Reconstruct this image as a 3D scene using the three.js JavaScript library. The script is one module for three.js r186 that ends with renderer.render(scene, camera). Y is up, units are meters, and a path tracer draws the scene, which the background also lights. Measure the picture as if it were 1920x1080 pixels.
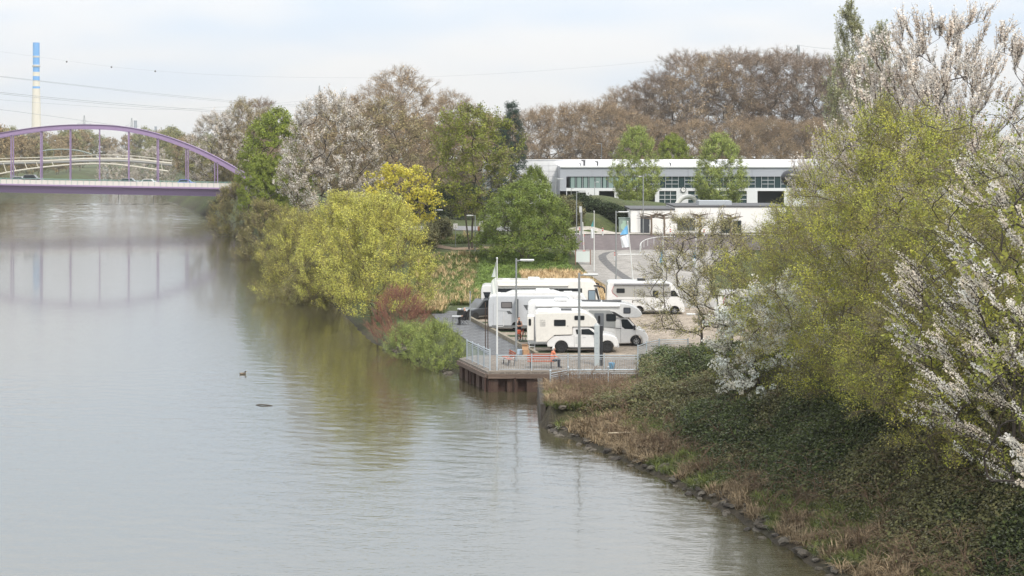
import * as THREE from 'three';
import { mergeGeometries } from 'three/addons/utils/BufferGeometryUtils.js';
import { MarchingCubes } from 'three/addons/objects/MarchingCubes.js';
import { RoundedBoxGeometry } from 'three/addons/geometries/RoundedBoxGeometry.js';

// ------------------------------------------------------------ camera, sky, sun, exposure
const F = 2700, EYE = 15.4, HY = 284;
const scene = new THREE.Scene();
const camera = new THREE.PerspectiveCamera(2 * Math.atan(540 / F) * 180 / Math.PI, 16 / 9, 0.5, 6000);
camera.position.set(0, EYE, 0);
camera.setViewOffset(1920, 1080, 0, 256, 1920, 1080);   // shifted lens keeps uprights upright
camera.updateProjectionMatrix();
const renderer = new THREE.WebGLRenderer({ antialias: true });
renderer.setSize(1024, 576);
renderer.toneMapping = THREE.LinearToneMapping;
renderer.toneMappingExposure = 1.0;
renderer.shadowMap.enabled = true;

function hash2(x, y, s) { let h = Math.imul(x | 0, 374761393) ^ Math.imul(y | 0, 668265263) ^ Math.imul(s | 0, 974634777); h = Math.imul(h ^ (h >>> 13), 1274126177); return ((h ^ (h >>> 16)) >>> 0) / 4294967296; }
function vnoise(x, y, s = 0, per = 0) {
  let xi = Math.floor(x), yi = Math.floor(y); const fx = x - xi, fy = y - yi;
  const u = fx * fx * (3 - 2 * fx), v = fy * fy * (3 - 2 * fy);
  let x1 = xi + 1, y1 = yi + 1;
  if (per) { xi = ((xi % per) + per) % per; yi = ((yi % per) + per) % per; x1 = ((x1 % per) + per) % per; y1 = ((y1 % per) + per) % per; }
  const a = hash2(xi, yi, s), b = hash2(x1, yi, s), c = hash2(xi, y1, s), d = hash2(x1, y1, s);
  return a + (b - a) * u + (c - a) * v + (a - b - c + d) * u * v;
}
function fbm(x, y, s = 0, o = 4) { let a = 0, w = .5, t = 0; for (let i = 0; i < o; i++) { a += w * vnoise(x, y, s + i); t += w; x *= 2.03; y *= 2.03; w *= .5; } return a / t; }
const clamp = (x, a = 0, b = 1) => Math.min(b, Math.max(a, x));
const sstep = (a, b, x) => { const t = clamp((x - a) / (b - a)); return t * t * (3 - 2 * t); };
const lerp = (a, b, t) => a + (b - a) * t;
function rng(seed) { let a = seed >>> 0; return () => { a = (a + 0x6D2B79F5) | 0; let t = Math.imul(a ^ (a >>> 15), 1 | a); t = (t + Math.imul(t ^ (t >>> 7), 61 | t)) ^ t; return ((t ^ (t >>> 14)) >>> 0) / 4294967296; }; }

{ // thin bright high cloud: milky at the horizon, paler blue between veils, brighter towards the zenith
  const W = 1024, Hh = 512, data = new Float32Array(W * Hh * 4);
  for (let j = 0; j < Hh; j++) for (let i = 0; i < W; i++) {
    const el = ((j + .5) / Hh - .5) * Math.PI, az = ((i + .5) / W - .5) * 2 * Math.PI;
    const y = Math.sin(el), cx = Math.cos(az) * Math.cos(el), cz = Math.sin(az) * Math.cos(el);
    const up = Math.max(y, 0), k = 1 / (up + .16);
    const veil = fbm(cx * k * 1.1 + 7.3, cz * k * 1.9 + 2.1, 11, 5);
    const cloud = clamp(sstep(.34, .70, veil) + .8 * sstep(.12, .40, up));
    const haze = Math.exp(-up * 13);
    const lift = 1 + 1.15 * Math.min(1, up * 1.7);
    const blue = [.55, .70, .88], white = [.84, .845, .85], low = [.835, .82, .79];
    const o = (j * W + i) * 4;
    for (let c = 0; c < 3; c++) {
      const hi = lerp(blue[c], white[c], .14 + .8 * cloud);
      data[o + c] = lerp(hi, low[c], haze * .85) * lift;
    }
    data[o + 3] = 1;
  }
  const sky = new THREE.DataTexture(data, W, Hh, THREE.RGBAFormat, THREE.FloatType);
  sky.mapping = THREE.EquirectangularReflectionMapping; sky.magFilter = THREE.LinearFilter; sky.needsUpdate = true;
  scene.background = sky; scene.environment = sky;
}
const sun = new THREE.DirectionalLight(new THREE.Color(1.0, .93, .82), 3.0);
sun.position.set(55, 125, 100); sun.target.position.set(0, 0, -110);
sun.position.add(sun.target.position);
sun.castShadow = true; sun.shadow.radius = 20;
sun.shadow.mapSize.set(4096, 4096);
Object.assign(sun.shadow.camera, { left: -160, right: 160, top: 160, bottom: -160, near: 1, far: 600 });
scene.add(sun, sun.target);
scene.fog = new THREE.FogExp2(new THREE.Color(.80, .82, .84), .00012);

// ------------------------------------------------------------ helpers
const V = (x, y, z) => new THREE.Vector3(x, y, z);
const X = (px, D) => (px - 960) * D / F;
const Y = (py, D) => EYE - (py - HY) * D / F;
const names = {};
function numbered(n) { const k = names[n] = (names[n] ?? -1) + 1; return k ? n + '_' + String(k).padStart(3, '0') : n; }
function tag(o, label, category, group) { o.userData.label = label; o.userData.category = category; if (group) o.userData.group = group; return o; }
function shadows(o) { o.traverse(m => { if (m.isMesh) { m.castShadow = true; m.receiveShadow = true; } }); return o; }
function thing(name, label, category, pos = [0, 0, 0], turn = 0, group) {
  const o = new THREE.Group(); o.name = numbered(name); o.position.set(...pos); o.rotation.y = turn; scene.add(o); return tag(o, label, category, group);
}
function part(name, geo, mat, parent) {
  if (Array.isArray(geo)) geo = merge(geo);
  const m = new THREE.Mesh(geo, mat); m.name = name; m.castShadow = m.receiveShadow = true; parent.add(m); return m;
}
function solo(name, geo, mat, label, category, pos = [0, 0, 0], turn = 0, group) {
  const m = part(numbered(name), geo, mat, scene); m.position.set(...pos); m.rotation.y = turn; return tag(m, label, category, group);
}
function struct(name, geo, mat) { const m = part(name, geo, mat, scene); m.userData.kind = 'structure'; return m; }
function copyThing(o, label, pos, turn = 0, scale = 1, group) {
  const c = o.clone(); c.name = numbered(o.name.replace(/_\d{3}$/, '')); c.userData = { ...o.userData }; scene.add(c);
  c.position.set(...pos); c.rotation.y = turn; if (Array.isArray(scale)) c.scale.set(...scale); else c.scale.setScalar(scale);
  if (label) c.userData.label = label; if (group) c.userData.group = group; return c;
}
function merge(list) {
  const l = list.map(g => { let q = g.index ? g.toNonIndexed() : g; const r = new THREE.BufferGeometry(); for (const k of ['position', 'normal', 'uv']) if (q.attributes[k]) r.setAttribute(k, q.attributes[k]); if (!r.attributes.uv) r.setAttribute('uv', new THREE.BufferAttribute(new Float32Array(r.attributes.position.count * 2), 2)); return r; });
  return l.length > 1 ? mergeGeometries(l) : l[0];
}
const box = (w, h, d, x = 0, y = 0, z = 0) => new THREE.BoxGeometry(w, h, d).translate(x, y, z);
const rbox = (w, h, d, x = 0, y = 0, z = 0, r = .03) => new RoundedBoxGeometry(w, h, d, 2, Math.min(r, w * .49, h * .49, d * .49)).translate(x, y, z);
function rod(a, b, r0, r1 = r0, n = 8) {
  const d = V().subVectors(b, a), L = d.length();
  const g = new THREE.CylinderGeometry(r1, r0, L, n).translate(0, L / 2, 0);
  return g.applyQuaternion(new THREE.Quaternion().setFromUnitVectors(V(0, 1, 0), d.normalize())).translate(a.x, a.y, a.z);
}
function bar(a, b, w, h) { // rectangular bar, h is its size in the upright direction
  const d = V().subVectors(b, a), L = d.length(); d.normalize();
  const q = new THREE.Quaternion(), up = Math.abs(d.y) > .98 ? V(0, 0, 1) : V(0, 1, 0);
  const s = V().crossVectors(up, d).normalize(), u = V().crossVectors(d, s);
  const m = new THREE.Matrix4().makeBasis(s, u, d).setPosition((a.x + b.x) / 2, (a.y + b.y) / 2, (a.z + b.z) / 2);
  return new THREE.BoxGeometry(w, h, L).applyMatrix4(m);
}
function extrude(pts, depth, bevel = 0, hole) {
  const s = new THREE.Shape(pts.map(p => new THREE.Vector2(p[0], p[1])));
  if (hole) for (const h of hole) s.holes.push(new THREE.Path(h.map(p => new THREE.Vector2(p[0], p[1]))));
  const g = new THREE.ExtrudeGeometry(s, { depth: depth - 2 * bevel, bevelEnabled: bevel > 0, bevelSize: bevel, bevelThickness: bevel, bevelOffset: -bevel, bevelSegments: 3, curveSegments: 8 });
  return g.translate(0, 0, -depth / 2 + bevel);
}
const lin = (r, g, b) => new THREE.Color().setRGB(r, g, b);
const MAT = (c, rough = .8, extra = {}) => new THREE.MeshStandardMaterial({ color: c.isColor ? c : new THREE.Color(c), roughness: rough, ...extra });
// grain texture: neutral, multiplies a colour; fine and coarse speckle
function grainTex(seed, size = 512, amp = .35, cells = [256, 64, 16, 5]) {
  const d = new Uint8Array(size * size * 4);
  for (let j = 0; j < size; j++) for (let i = 0; i < size; i++) {
    let v = 0, w = 0; cells.forEach((n, k) => { const a = 1 / (1 + k * .35); v += a * vnoise(i / size * n, j / size * n, seed + k, n); w += a; });
    v = 1 - amp * (1 - clamp(v / w * 1.5 - .25)); const o = (j * size + i) * 4, b = clamp(v) * 255; d[o] = d[o + 1] = d[o + 2] = b; d[o + 3] = 255;
  }
  const t = new THREE.DataTexture(d, size, size); t.wrapS = t.wrapT = THREE.RepeatWrapping; t.magFilter = THREE.LinearFilter; t.colorSpace = THREE.SRGBColorSpace; t.needsUpdate = true; return t;
}
function rep(t, x, y = x) { const c = t.clone(); c.repeat.set(x, y); c.needsUpdate = true; return c; }
const GRIME = grainTex(15, 512, .07, [90, 24, 7, 3]), GRAIN = grainTex(5), GRAIN2 = grainTex(9, 512, .55, [180, 40, 11, 4]);
// ------------------------------------------------------------ terrain
// the shore of the right-hand land, near to far, as (x, depth)
const SHORE = [[24, 0], [20.5, 20], [17, 32], [14.6, 42], [11.6, 52.2], [8.7, 63.4], [5.8, 71], [3.3, 76.9], [1.7, 80.8], [1.7, 90], [4.6, 90.2], [4.8, 94.0], [-1.2, 94.2], [-3.2, 98.6], [-4.6, 101], [-6.2, 104], [-8.9, 109.5], [-11.6, 117], [-19.9, 153], [-32, 202], [-50, 266], [-73, 344], [-113, 472], [-205, 815], [-240, 920]];
const LSHORE = [[-262, 930], [-222, 815], [-193, 630], [-170, 472], [-130, 344], [-88, 200], [-62, 100], [-50, 40], [-45, 0]];
function distPoly(P, x, d) {
  let best = 1e9, sg = 1;
  for (let i = 0; i + 1 < P.length; i++) {
    const [ax, ad] = P[i], [bx, bd] = P[i + 1], ex = bx - ax, ed = bd - ad;
    const t = clamp(((x - ax) * ex + (d - ad) * ed) / (ex * ex + ed * ed));
    const qx = x - ax - ex * t, qd = d - ad - ed * t, q = qx * qx + qd * qd;
    if (q < best - 1e-9) best = q;
  }
  return Math.sqrt(best);
}
const LAND = [...SHORE, [-240, 2500], [2500, 2500], [2500, 0]], LANDL = [...LSHORE, [-2500, 0], [-2500, 930]];
function inside(P, x, d) { let c = false; for (let i = 0, j = P.length - 1; i < P.length; j = i++) { const a = P[i], b = P[j]; if ((a[1] > d) !== (b[1] > d) && x < (b[0] - a[0]) * (d - a[1]) / (b[1] - a[1]) + a[0]) c = !c; } return c; }
function shoreX(d) { for (let i = 0; i + 1 < SHORE.length; i++) if (SHORE[i][1] <= d && SHORE[i + 1][1] >= d) return lerp(SHORE[i][0], SHORE[i + 1][0], (d - SHORE[i][1]) / (SHORE[i + 1][1] - SHORE[i][1] + 1e-6)); return SHORE[0][0]; }
function shoreDist(x, d) { // positive on land
  if (d > 925) return 50;
  const r = distPoly(SHORE, x, d), l = distPoly(LSHORE, x, d), m = Math.min(r, l);
  return inside(LAND, x, d) || inside(LANDL, x, d) ? m : -m;
}
const base = d => 1.2 + 2.9 * sstep(142, 208, d) ;
function mound(x, d) { // grassed mounds in front of the hall
  let h = 0;
  const m = (px, D, rx, rd, hh) => { const u = (x - X(px, D)) / rx, v = (d - D) / rd, q = u * u + v * v; h = Math.max(h, hh * Math.pow(Math.max(0, 1 - q), .8)); };
  m(1120, 222, 9.5, 12, 4.6); m(1090, 205, 6.5, 7, 2.6); m(1180, 240, 14, 13, 3.2); m(1085, 246, 9, 12, 3.6);
  return h;
}
function ground(x, d) {
  const s = shoreDist(x, d);
  if (s < 0) return Math.max(-2.2, s * .6);
  let h = base(d);
  if (d < 104 && x > 0) { // overgrown bank in the foreground, higher towards the bridge the picture is taken from
    const k = sstep(101, 88, d) * sstep(1.5, 4, x + (d < 90 ? 4 : 0));
    const off = Math.max(0, s), crest = lerp(9.5, 2.6, sstep(44, 90, d));
    const prof = .15 + .9 * sstep(0, 3.2, off) * .75 + (crest - .9) * sstep(2.6, 11, off);
    h = lerp(h, Math.min(prof, crest), k);
    if (d > 80 && d < 91 && x < 8) h = lerp(lerp(1.15, .8, sstep(84, 90, d)), h, sstep(3.5, 8, x));
  } else {
    h = lerp(.05, h, sstep(0, 3.0, s));
  }
  if (d > 196) h += mound(x, d);
  if (d > 150 && x < 40) h += (fbm(x * .08, d * .08, 3) - .5) * .5 * sstep(150, 170, d) * sstep(2, 8, s);
  return h;
}
const DL = [], XL = [];
for (let d = 0; d < 30; d += 3) DL.push(d);
for (let d = 30; d < 102; d += .7) DL.push(d);
for (let d = 102; d < 260; d += 1.4) DL.push(d);
for (let d = 260, s = 3; d < 2500; d += s, s *= 1.06) DL.push(d);
for (let x = 0, s = .7; x < 2500; x += s, s = x < 24 ? .7 : x < 60 ? 1.4 : s * 1.12) { XL.push(x); if (x) XL.unshift(-x); }
const nearFade = d => 1 - sstep(110, 140, d);
{
  const nx = XL.length, nd = DL.length, pos = new Float32Array(nx * nd * 3), col = new Float32Array(nx * nd * 3), uv = new Float32Array(nx * nd * 2), idx = [];
  const grass = [.11, .165, .035], straw = [.29, .22, .12], soil = [.13, .105, .07], dark = [.065, .07, .035], mossy = [.12, .125, .05];
  for (let j = 0; j < nd; j++) for (let i = 0; i < nx; i++) {
    const x = XL[i], d = DL[j], k = j * nx + i, s = shoreDist(x, d);
    let y = ground(x, d);
    pos.set([x, y, -d], k * 3); uv.set([x / 3, d / 3], k * 2);
    const n = fbm(x * .25, d * .25, 21), n2 = fbm(x * .9, d * .9, 31);
    let c = soil;
    if (d < 102 && x > 0) c = [0, 1, 2].map(q => lerp(lerp(straw[q] * .55, mossy[q], sstep(.4, .6, n2)), dark[q], sstep(3, 5, s + (n - .5) * 3)));
    else c = [0, 1, 2].map(q => lerp(lerp(grass[q], mossy[q], n2), straw[q], sstep(.55, .70, n) * (d < 146 ? .3 : .12)));
    if (s < 1.2) c = [0, 1, 2].map(q => lerp(soil[q] * .6, c[q], clamp(s / 1.2)));
    col.set(c, k * 3);
    if (i && j) { const a = k - nx - 1, b = k - nx, e = k - 1; idx.push(a, b, e, b, k, e); }
  }
  const g = new THREE.BufferGeometry(); g.setAttribute('position', new THREE.BufferAttribute(pos, 3)); g.setAttribute('color', new THREE.BufferAttribute(col, 3)); g.setAttribute('uv', new THREE.BufferAttribute(uv, 2)); g.setIndex(idx); g.computeVertexNormals();
  struct('ground', g, new THREE.MeshStandardMaterial({ vertexColors: true, map: GRAIN2, roughness: 1, bumpMap: GRAIN2, bumpScale: .05 }));
}
// draped sheets between two edges, each a list of (x, depth)
function strip(A, B, n, m, off, uvs = .5, hf = ground) {
  const along = (P, t) => { const L = [0]; for (let i = 1; i < P.length; i++) L.push(L[i - 1] + Math.hypot(P[i][0] - P[i - 1][0], P[i][1] - P[i - 1][1])); const q = t * L[L.length - 1]; let i = 1; while (i < P.length - 1 && L[i] < q) i++; const f = (q - L[i - 1]) / (L[i] - L[i - 1]); return [lerp(P[i - 1][0], P[i][0], f), lerp(P[i - 1][1], P[i][1], f)]; };
  const pos = [], uv = [], idx = [];
  for (let i = 0; i <= n; i++) { const a = along(A, i / n), b = along(B, i / n); for (let j = 0; j <= m; j++) { const x = lerp(a[0], b[0], j / m), d = lerp(a[1], b[1], j / m); pos.push(x, hf(x, d) + off, -d); uv.push(x * uvs, d * uvs); if (i && j) { const k = i * (m + 1) + j, w = m + 1; idx.push(k - w - 1, k - w, k - 1, k - w, k, k - 1); } } }
  const g = new THREE.BufferGeometry(); g.setAttribute('position', new THREE.Float32BufferAttribute(pos, 3)); g.setAttribute('uv', new THREE.Float32BufferAttribute(uv, 2)); g.setIndex(idx); g.computeVertexNormals();
  if (g.attributes.normal.getY(0) < 0) { const ix = g.index.array; for (let i = 0; i < ix.length; i += 3) { const t = ix[i]; ix[i] = ix[i + 1]; ix[i + 1] = t; } g.computeVertexNormals(); }
  return g;
}
// ------------------------------------------------------------ water
{
  const S = 1024, dat = new Uint8Array(S * S * 4);
  for (let j = 0; j < S; j++) for (let i = 0; i < S; i++) { // ripples: crests run across the canal, several sizes
    const u = i / S, v = j / S; let h = 0;
    h = .45 * per2(u, v, 24, 72, 1) + .30 * per2(u, v, 60, 150, 2) + .17 * per2(u, v, 130, 300, 3) + .10 * per2(u, v, 9, 20, 4);
    const b = clamp(h) * 255, o = (j * S + i) * 4; dat[o] = dat[o + 1] = dat[o + 2] = b; dat[o + 3] = 255;
  }
  function per2(u, v, nx, ny, s) { // periodic value noise with different counts in each direction
    const x = u * nx, y = v * ny, xi = Math.floor(x), yi = Math.floor(y), fx = x - xi, fy = y - yi, a = fx * fx * (3 - 2 * fx), b = fy * fy * (3 - 2 * fy);
    const h = (p, q) => hash2(((p % nx) + nx) % nx, ((q % ny) + ny) % ny, s + 77);
    return lerp(lerp(h(xi, yi), h(xi + 1, yi), a), lerp(h(xi, yi + 1), h(xi + 1, yi + 1), a), b);
  }
  const bump = new THREE.DataTexture(dat, S, S); bump.wrapS = bump.wrapT = THREE.RepeatWrapping; bump.magFilter = THREE.LinearFilter; bump.needsUpdate = true;
  // a grid whose gentle waves are modelled, rougher in the open foreground, calmer in the lee of the bank
  const xs = [], ds = [];
  for (let x = -1500; x < -150; x += 90) xs.push(x);
  for (let x = -150; x < -60; x += 1.3) xs.push(x);
  for (let x = -60; x < 26; x += .42) xs.push(x);
  for (let x = 26; x < 200; x += 40) xs.push(x);
  for (let d = 0; d < 44; d += 4) ds.push(d);
  for (let d = 44; d < 150; d += .25) ds.push(d);
  for (let d = 150; d < 210; d += 3) ds.push(d);
  for (let d = 210; d < 430; d += .95) ds.push(d);
  for (let d = 420; d < 1100; d += 60) ds.push(d);
  const nx = xs.length, nd = ds.length, pos = new Float32Array(nx * nd * 3), uv = new Float32Array(nx * nd * 2), idx = [];
  for (let j = 0; j < nd; j++) for (let i = 0; i < nx; i++) {
    const x = xs[i], d = ds[j], k = j * nx + i; let h = 0;
    if (d > 44 && d < 149 && x > -59 && x < 25) {
      const calm = sstep(88, 112, d + (fbm(x * .05, d * .05, 51) - .5) * 26), gust = .45 + .9 * fbm(x * .06, d * .16, 52, 3);
      const amp = lerp(1, .30, calm) * gust * sstep(149, 135, d) * sstep(44, 48, d);
      h = amp * (0.011 * (vnoise(x * .8 + d * .1, d * 1.9, 61) - .5) + .020 * (vnoise(x * 2.1 - d * .2, d * 3.9, 62) - .5) + .008 * (fbm(x * .2, d * .5, 63, 2) - .5));
    }
    if (d > 205 && d < 429) h = sstep(200, 340, d + 60 * (fbm(x * .03, d * .03, 57, 2) - .5)) * (.4 + 1.1 * fbm(x * .03, d * .06, 58, 2)) * .075 * (hash2(i, j, 59) - .5);
    pos.set([x, h, -d], k * 3); uv.set([x / 9, d / 9], k * 2);
    if (i && j) { const a = k - nx - 1, b = k - nx, e = k - 1; idx.push(a, b, e, b, k, e); }
  }
  const g = new THREE.BufferGeometry(); g.setAttribute('position', new THREE.BufferAttribute(pos, 3)); g.setAttribute('uv', new THREE.BufferAttribute(uv, 2)); g.setIndex(idx); g.computeVertexNormals();
  struct('water', g, new THREE.MeshPhysicalMaterial({ color: lin(.06, .054, .03), roughness: .05, ior: 2.7, clearcoat: .4, clearcoatRoughness: .06, bumpMap: bump, bumpScale: .012 }));
}
// ------------------------------------------------------------ plants
const _q = new THREE.Quaternion(), _m = new THREE.Matrix4(), UPV = V(0, 1, 0);
class Tris { // a growing indexed mesh with one colour per vertex
  constructor() { this.p = []; this.n = []; this.c = []; this.i = []; }
  quad(a, b, c, d, n, col) { const k = this.p.length / 3; for (const v of [a, b, c, d]) { this.p.push(v[0], v[1], v[2]); this.n.push(n[0], n[1], n[2]); this.c.push(col[0], col[1], col[2]); } this.i.push(k, k + 1, k + 2, k, k + 2, k + 3); }
  tube(pts, rad, sides, col) {
    const k = this.p.length / 3, L = pts.length; let u = null;
    for (let i = 0; i < L; i++) {
      const a = pts[Math.max(0, i - 1)], b = pts[Math.min(L - 1, i + 1)]; let dx = b[0] - a[0], dy = b[1] - a[1], dz = b[2] - a[2]; const l = Math.hypot(dx, dy, dz) || 1; dx /= l; dy /= l; dz /= l;
      if (!u) u = Math.abs(dy) < .9 ? [0, 1, 0] : [1, 0, 0];
      let t = u[0] * dx + u[1] * dy + u[2] * dz, ux = u[0] - dx * t, uy = u[1] - dy * t, uz = u[2] - dz * t; const m = Math.hypot(ux, uy, uz) || 1; ux /= m; uy /= m; uz /= m; u = [ux, uy, uz];
      const vx = dy * uz - dz * uy, vy = dz * ux - dx * uz, vz = dx * uy - dy * ux;
      for (let s = 0; s < sides; s++) { const A = s / sides * 6.2832, c = Math.cos(A), q = Math.sin(A), nx = ux * c + vx * q, ny = uy * c + vy * q, nz = uz * c + vz * q; this.p.push(pts[i][0] + nx * rad[i], pts[i][1] + ny * rad[i], pts[i][2] + nz * rad[i]); this.n.push(nx, ny, nz); this.c.push(...col); }
      if (i) for (let s = 0; s < sides; s++) { const a0 = k + (i - 1) * sides + s, a1 = k + (i - 1) * sides + (s + 1) % sides, b0 = a0 + sides, b1 = a1 + sides; this.i.push(a0, a1, b1, a0, b1, b0); }
    }
  }
  add(o, m, tint) { // append another mesh through a matrix
    const k = this.p.length / 3, e = m.elements;
    for (let j = 0; j < o.p.length; j += 3) {
      const x = o.p[j], y = o.p[j + 1], z = o.p[j + 2]; this.p.push(e[0] * x + e[4] * y + e[8] * z + e[12], e[1] * x + e[5] * y + e[9] * z + e[13], e[2] * x + e[6] * y + e[10] * z + e[14]);
      const a = o.n[j], b = o.n[j + 1], c = o.n[j + 2]; let nx = e[0] * a + e[4] * b + e[8] * c, ny = e[1] * a + e[5] * b + e[9] * c, nz = e[2] * a + e[6] * b + e[10] * c; const l = Math.hypot(nx, ny, nz) || 1; this.n.push(nx / l, ny / l, nz / l);
      this.c.push(o.c[j] * tint[0], o.c[j + 1] * tint[1], o.c[j + 2] * tint[2]);
    }
    for (const i of o.i) this.i.push(i + k);
  }
  geo() { const g = new THREE.BufferGeometry(); g.setAttribute('position', new THREE.Float32BufferAttribute(this.p, 3)); g.setAttribute('normal', new THREE.Float32BufferAttribute(this.n, 3)); g.setAttribute('color', new THREE.Float32BufferAttribute(this.c, 3)); g.setIndex(this.i); return g; }
}
const mixc = (a, b, t) => [lerp(a[0], b[0], t), lerp(a[1], b[1], t), lerp(a[2], b[2], t)];
// a shoot of unit length along +y with leaves, buds or blossom; sizes are fractions of its length
function spray(o, seed) {
  const R = rng(seed), t = new Tris(), side = o.side ?? .35;
  const pts = [[0, 0, 0], [(R() - .5) * .12, .5, (R() - .5) * .12], [(R() - .5) * .2, 1, (R() - .5) * .2]];
  t.tube(pts, [o.stem ?? .014, (o.stem ?? .014) * .7, .003], 3, o.bark);
  for (let k = 0; k < (o.forks ?? 0); k++) { const y = .2 + .6 * R(), a = R() * 6.28, l = .25 + .3 * R(); t.tube([[0, y, 0], [Math.cos(a) * l * .6, y + l * .8, Math.sin(a) * l * .6]], [(o.stem ?? .014) * .6, .003], 3, o.bark); }
  for (let k = 0; k < o.n; k++) {
    const y = (o.from ?? .1) + (1 - (o.from ?? .1)) * Math.pow(R(), .9), a = R() * 6.283, r = side * (.25 + .75 * R()) * (o.taper ? 1.15 - y * .8 : 1), s = o.size * (.6 + .8 * R());
    const c = [Math.cos(a) * r, y + (o.lift ?? .1) * r + (R() - .5) * .05, Math.sin(a) * r];
    const d = V(Math.cos(a) * .8 + (R() - .5), (R() - .35) * 1.2, Math.sin(a) * .8 + (R() - .5)).normalize();
    const n = V(R() - .5, R() * .9 + .1, R() - .5).normalize(), w = V().crossVectors(d, n).normalize(), nn = V().crossVectors(w, d).normalize();
    const ww = s * (o.wide ?? .36), col = mixc(o.c1, o.c2, R());
    t.quad([c[0], c[1], c[2]], [c[0] + d.x * s * .45 + w.x * ww, c[1] + d.y * s * .45 + w.y * ww, c[2] + d.z * s * .45 + w.z * ww], [c[0] + d.x * s, c[1] + d.y * s, c[2] + d.z * s], [c[0] + d.x * s * .45 - w.x * ww, c[1] + d.y * s * .45 - w.y * ww, c[2] + d.z * s * .45 - w.z * ww], [nn.x, nn.y, nn.z], col);
  }
  return t;
}
const PROF = {
  round: t => Math.pow(Math.max(0, 1 - Math.pow(2 * t - 1, 2)), .45), egg: t => Math.pow(Math.max(0, 1 - Math.pow(t * 1.45 - .45, 2)), .5) * (t < .31 ? .55 + t * 1.45 : 1),
  vase: t => Math.pow(Math.max(0, 1 - Math.pow((t - .68) / (t < .68 ? .8 : .33), 2)), .5), dome: t => Math.sqrt(Math.max(0, 1 - t * t * .98)) * (.78 + .22 * Math.min(1, t * 5)),
  bun: t => Math.pow(Math.max(0, 1 - Math.pow(t, 2.6)), .55) * (.86 + .14 * Math.min(1, t * 6)),
  column: t => Math.pow(Math.max(0, 1 - Math.pow(t, 3)), .6) * (.55 + .45 * Math.min(1, t * 3.2)), cone: t => (1 - t) * .95 + .05, wide: t => Math.pow(Math.max(0, 1 - Math.pow((t - .45) / .56, 2)), .4),
};
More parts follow.
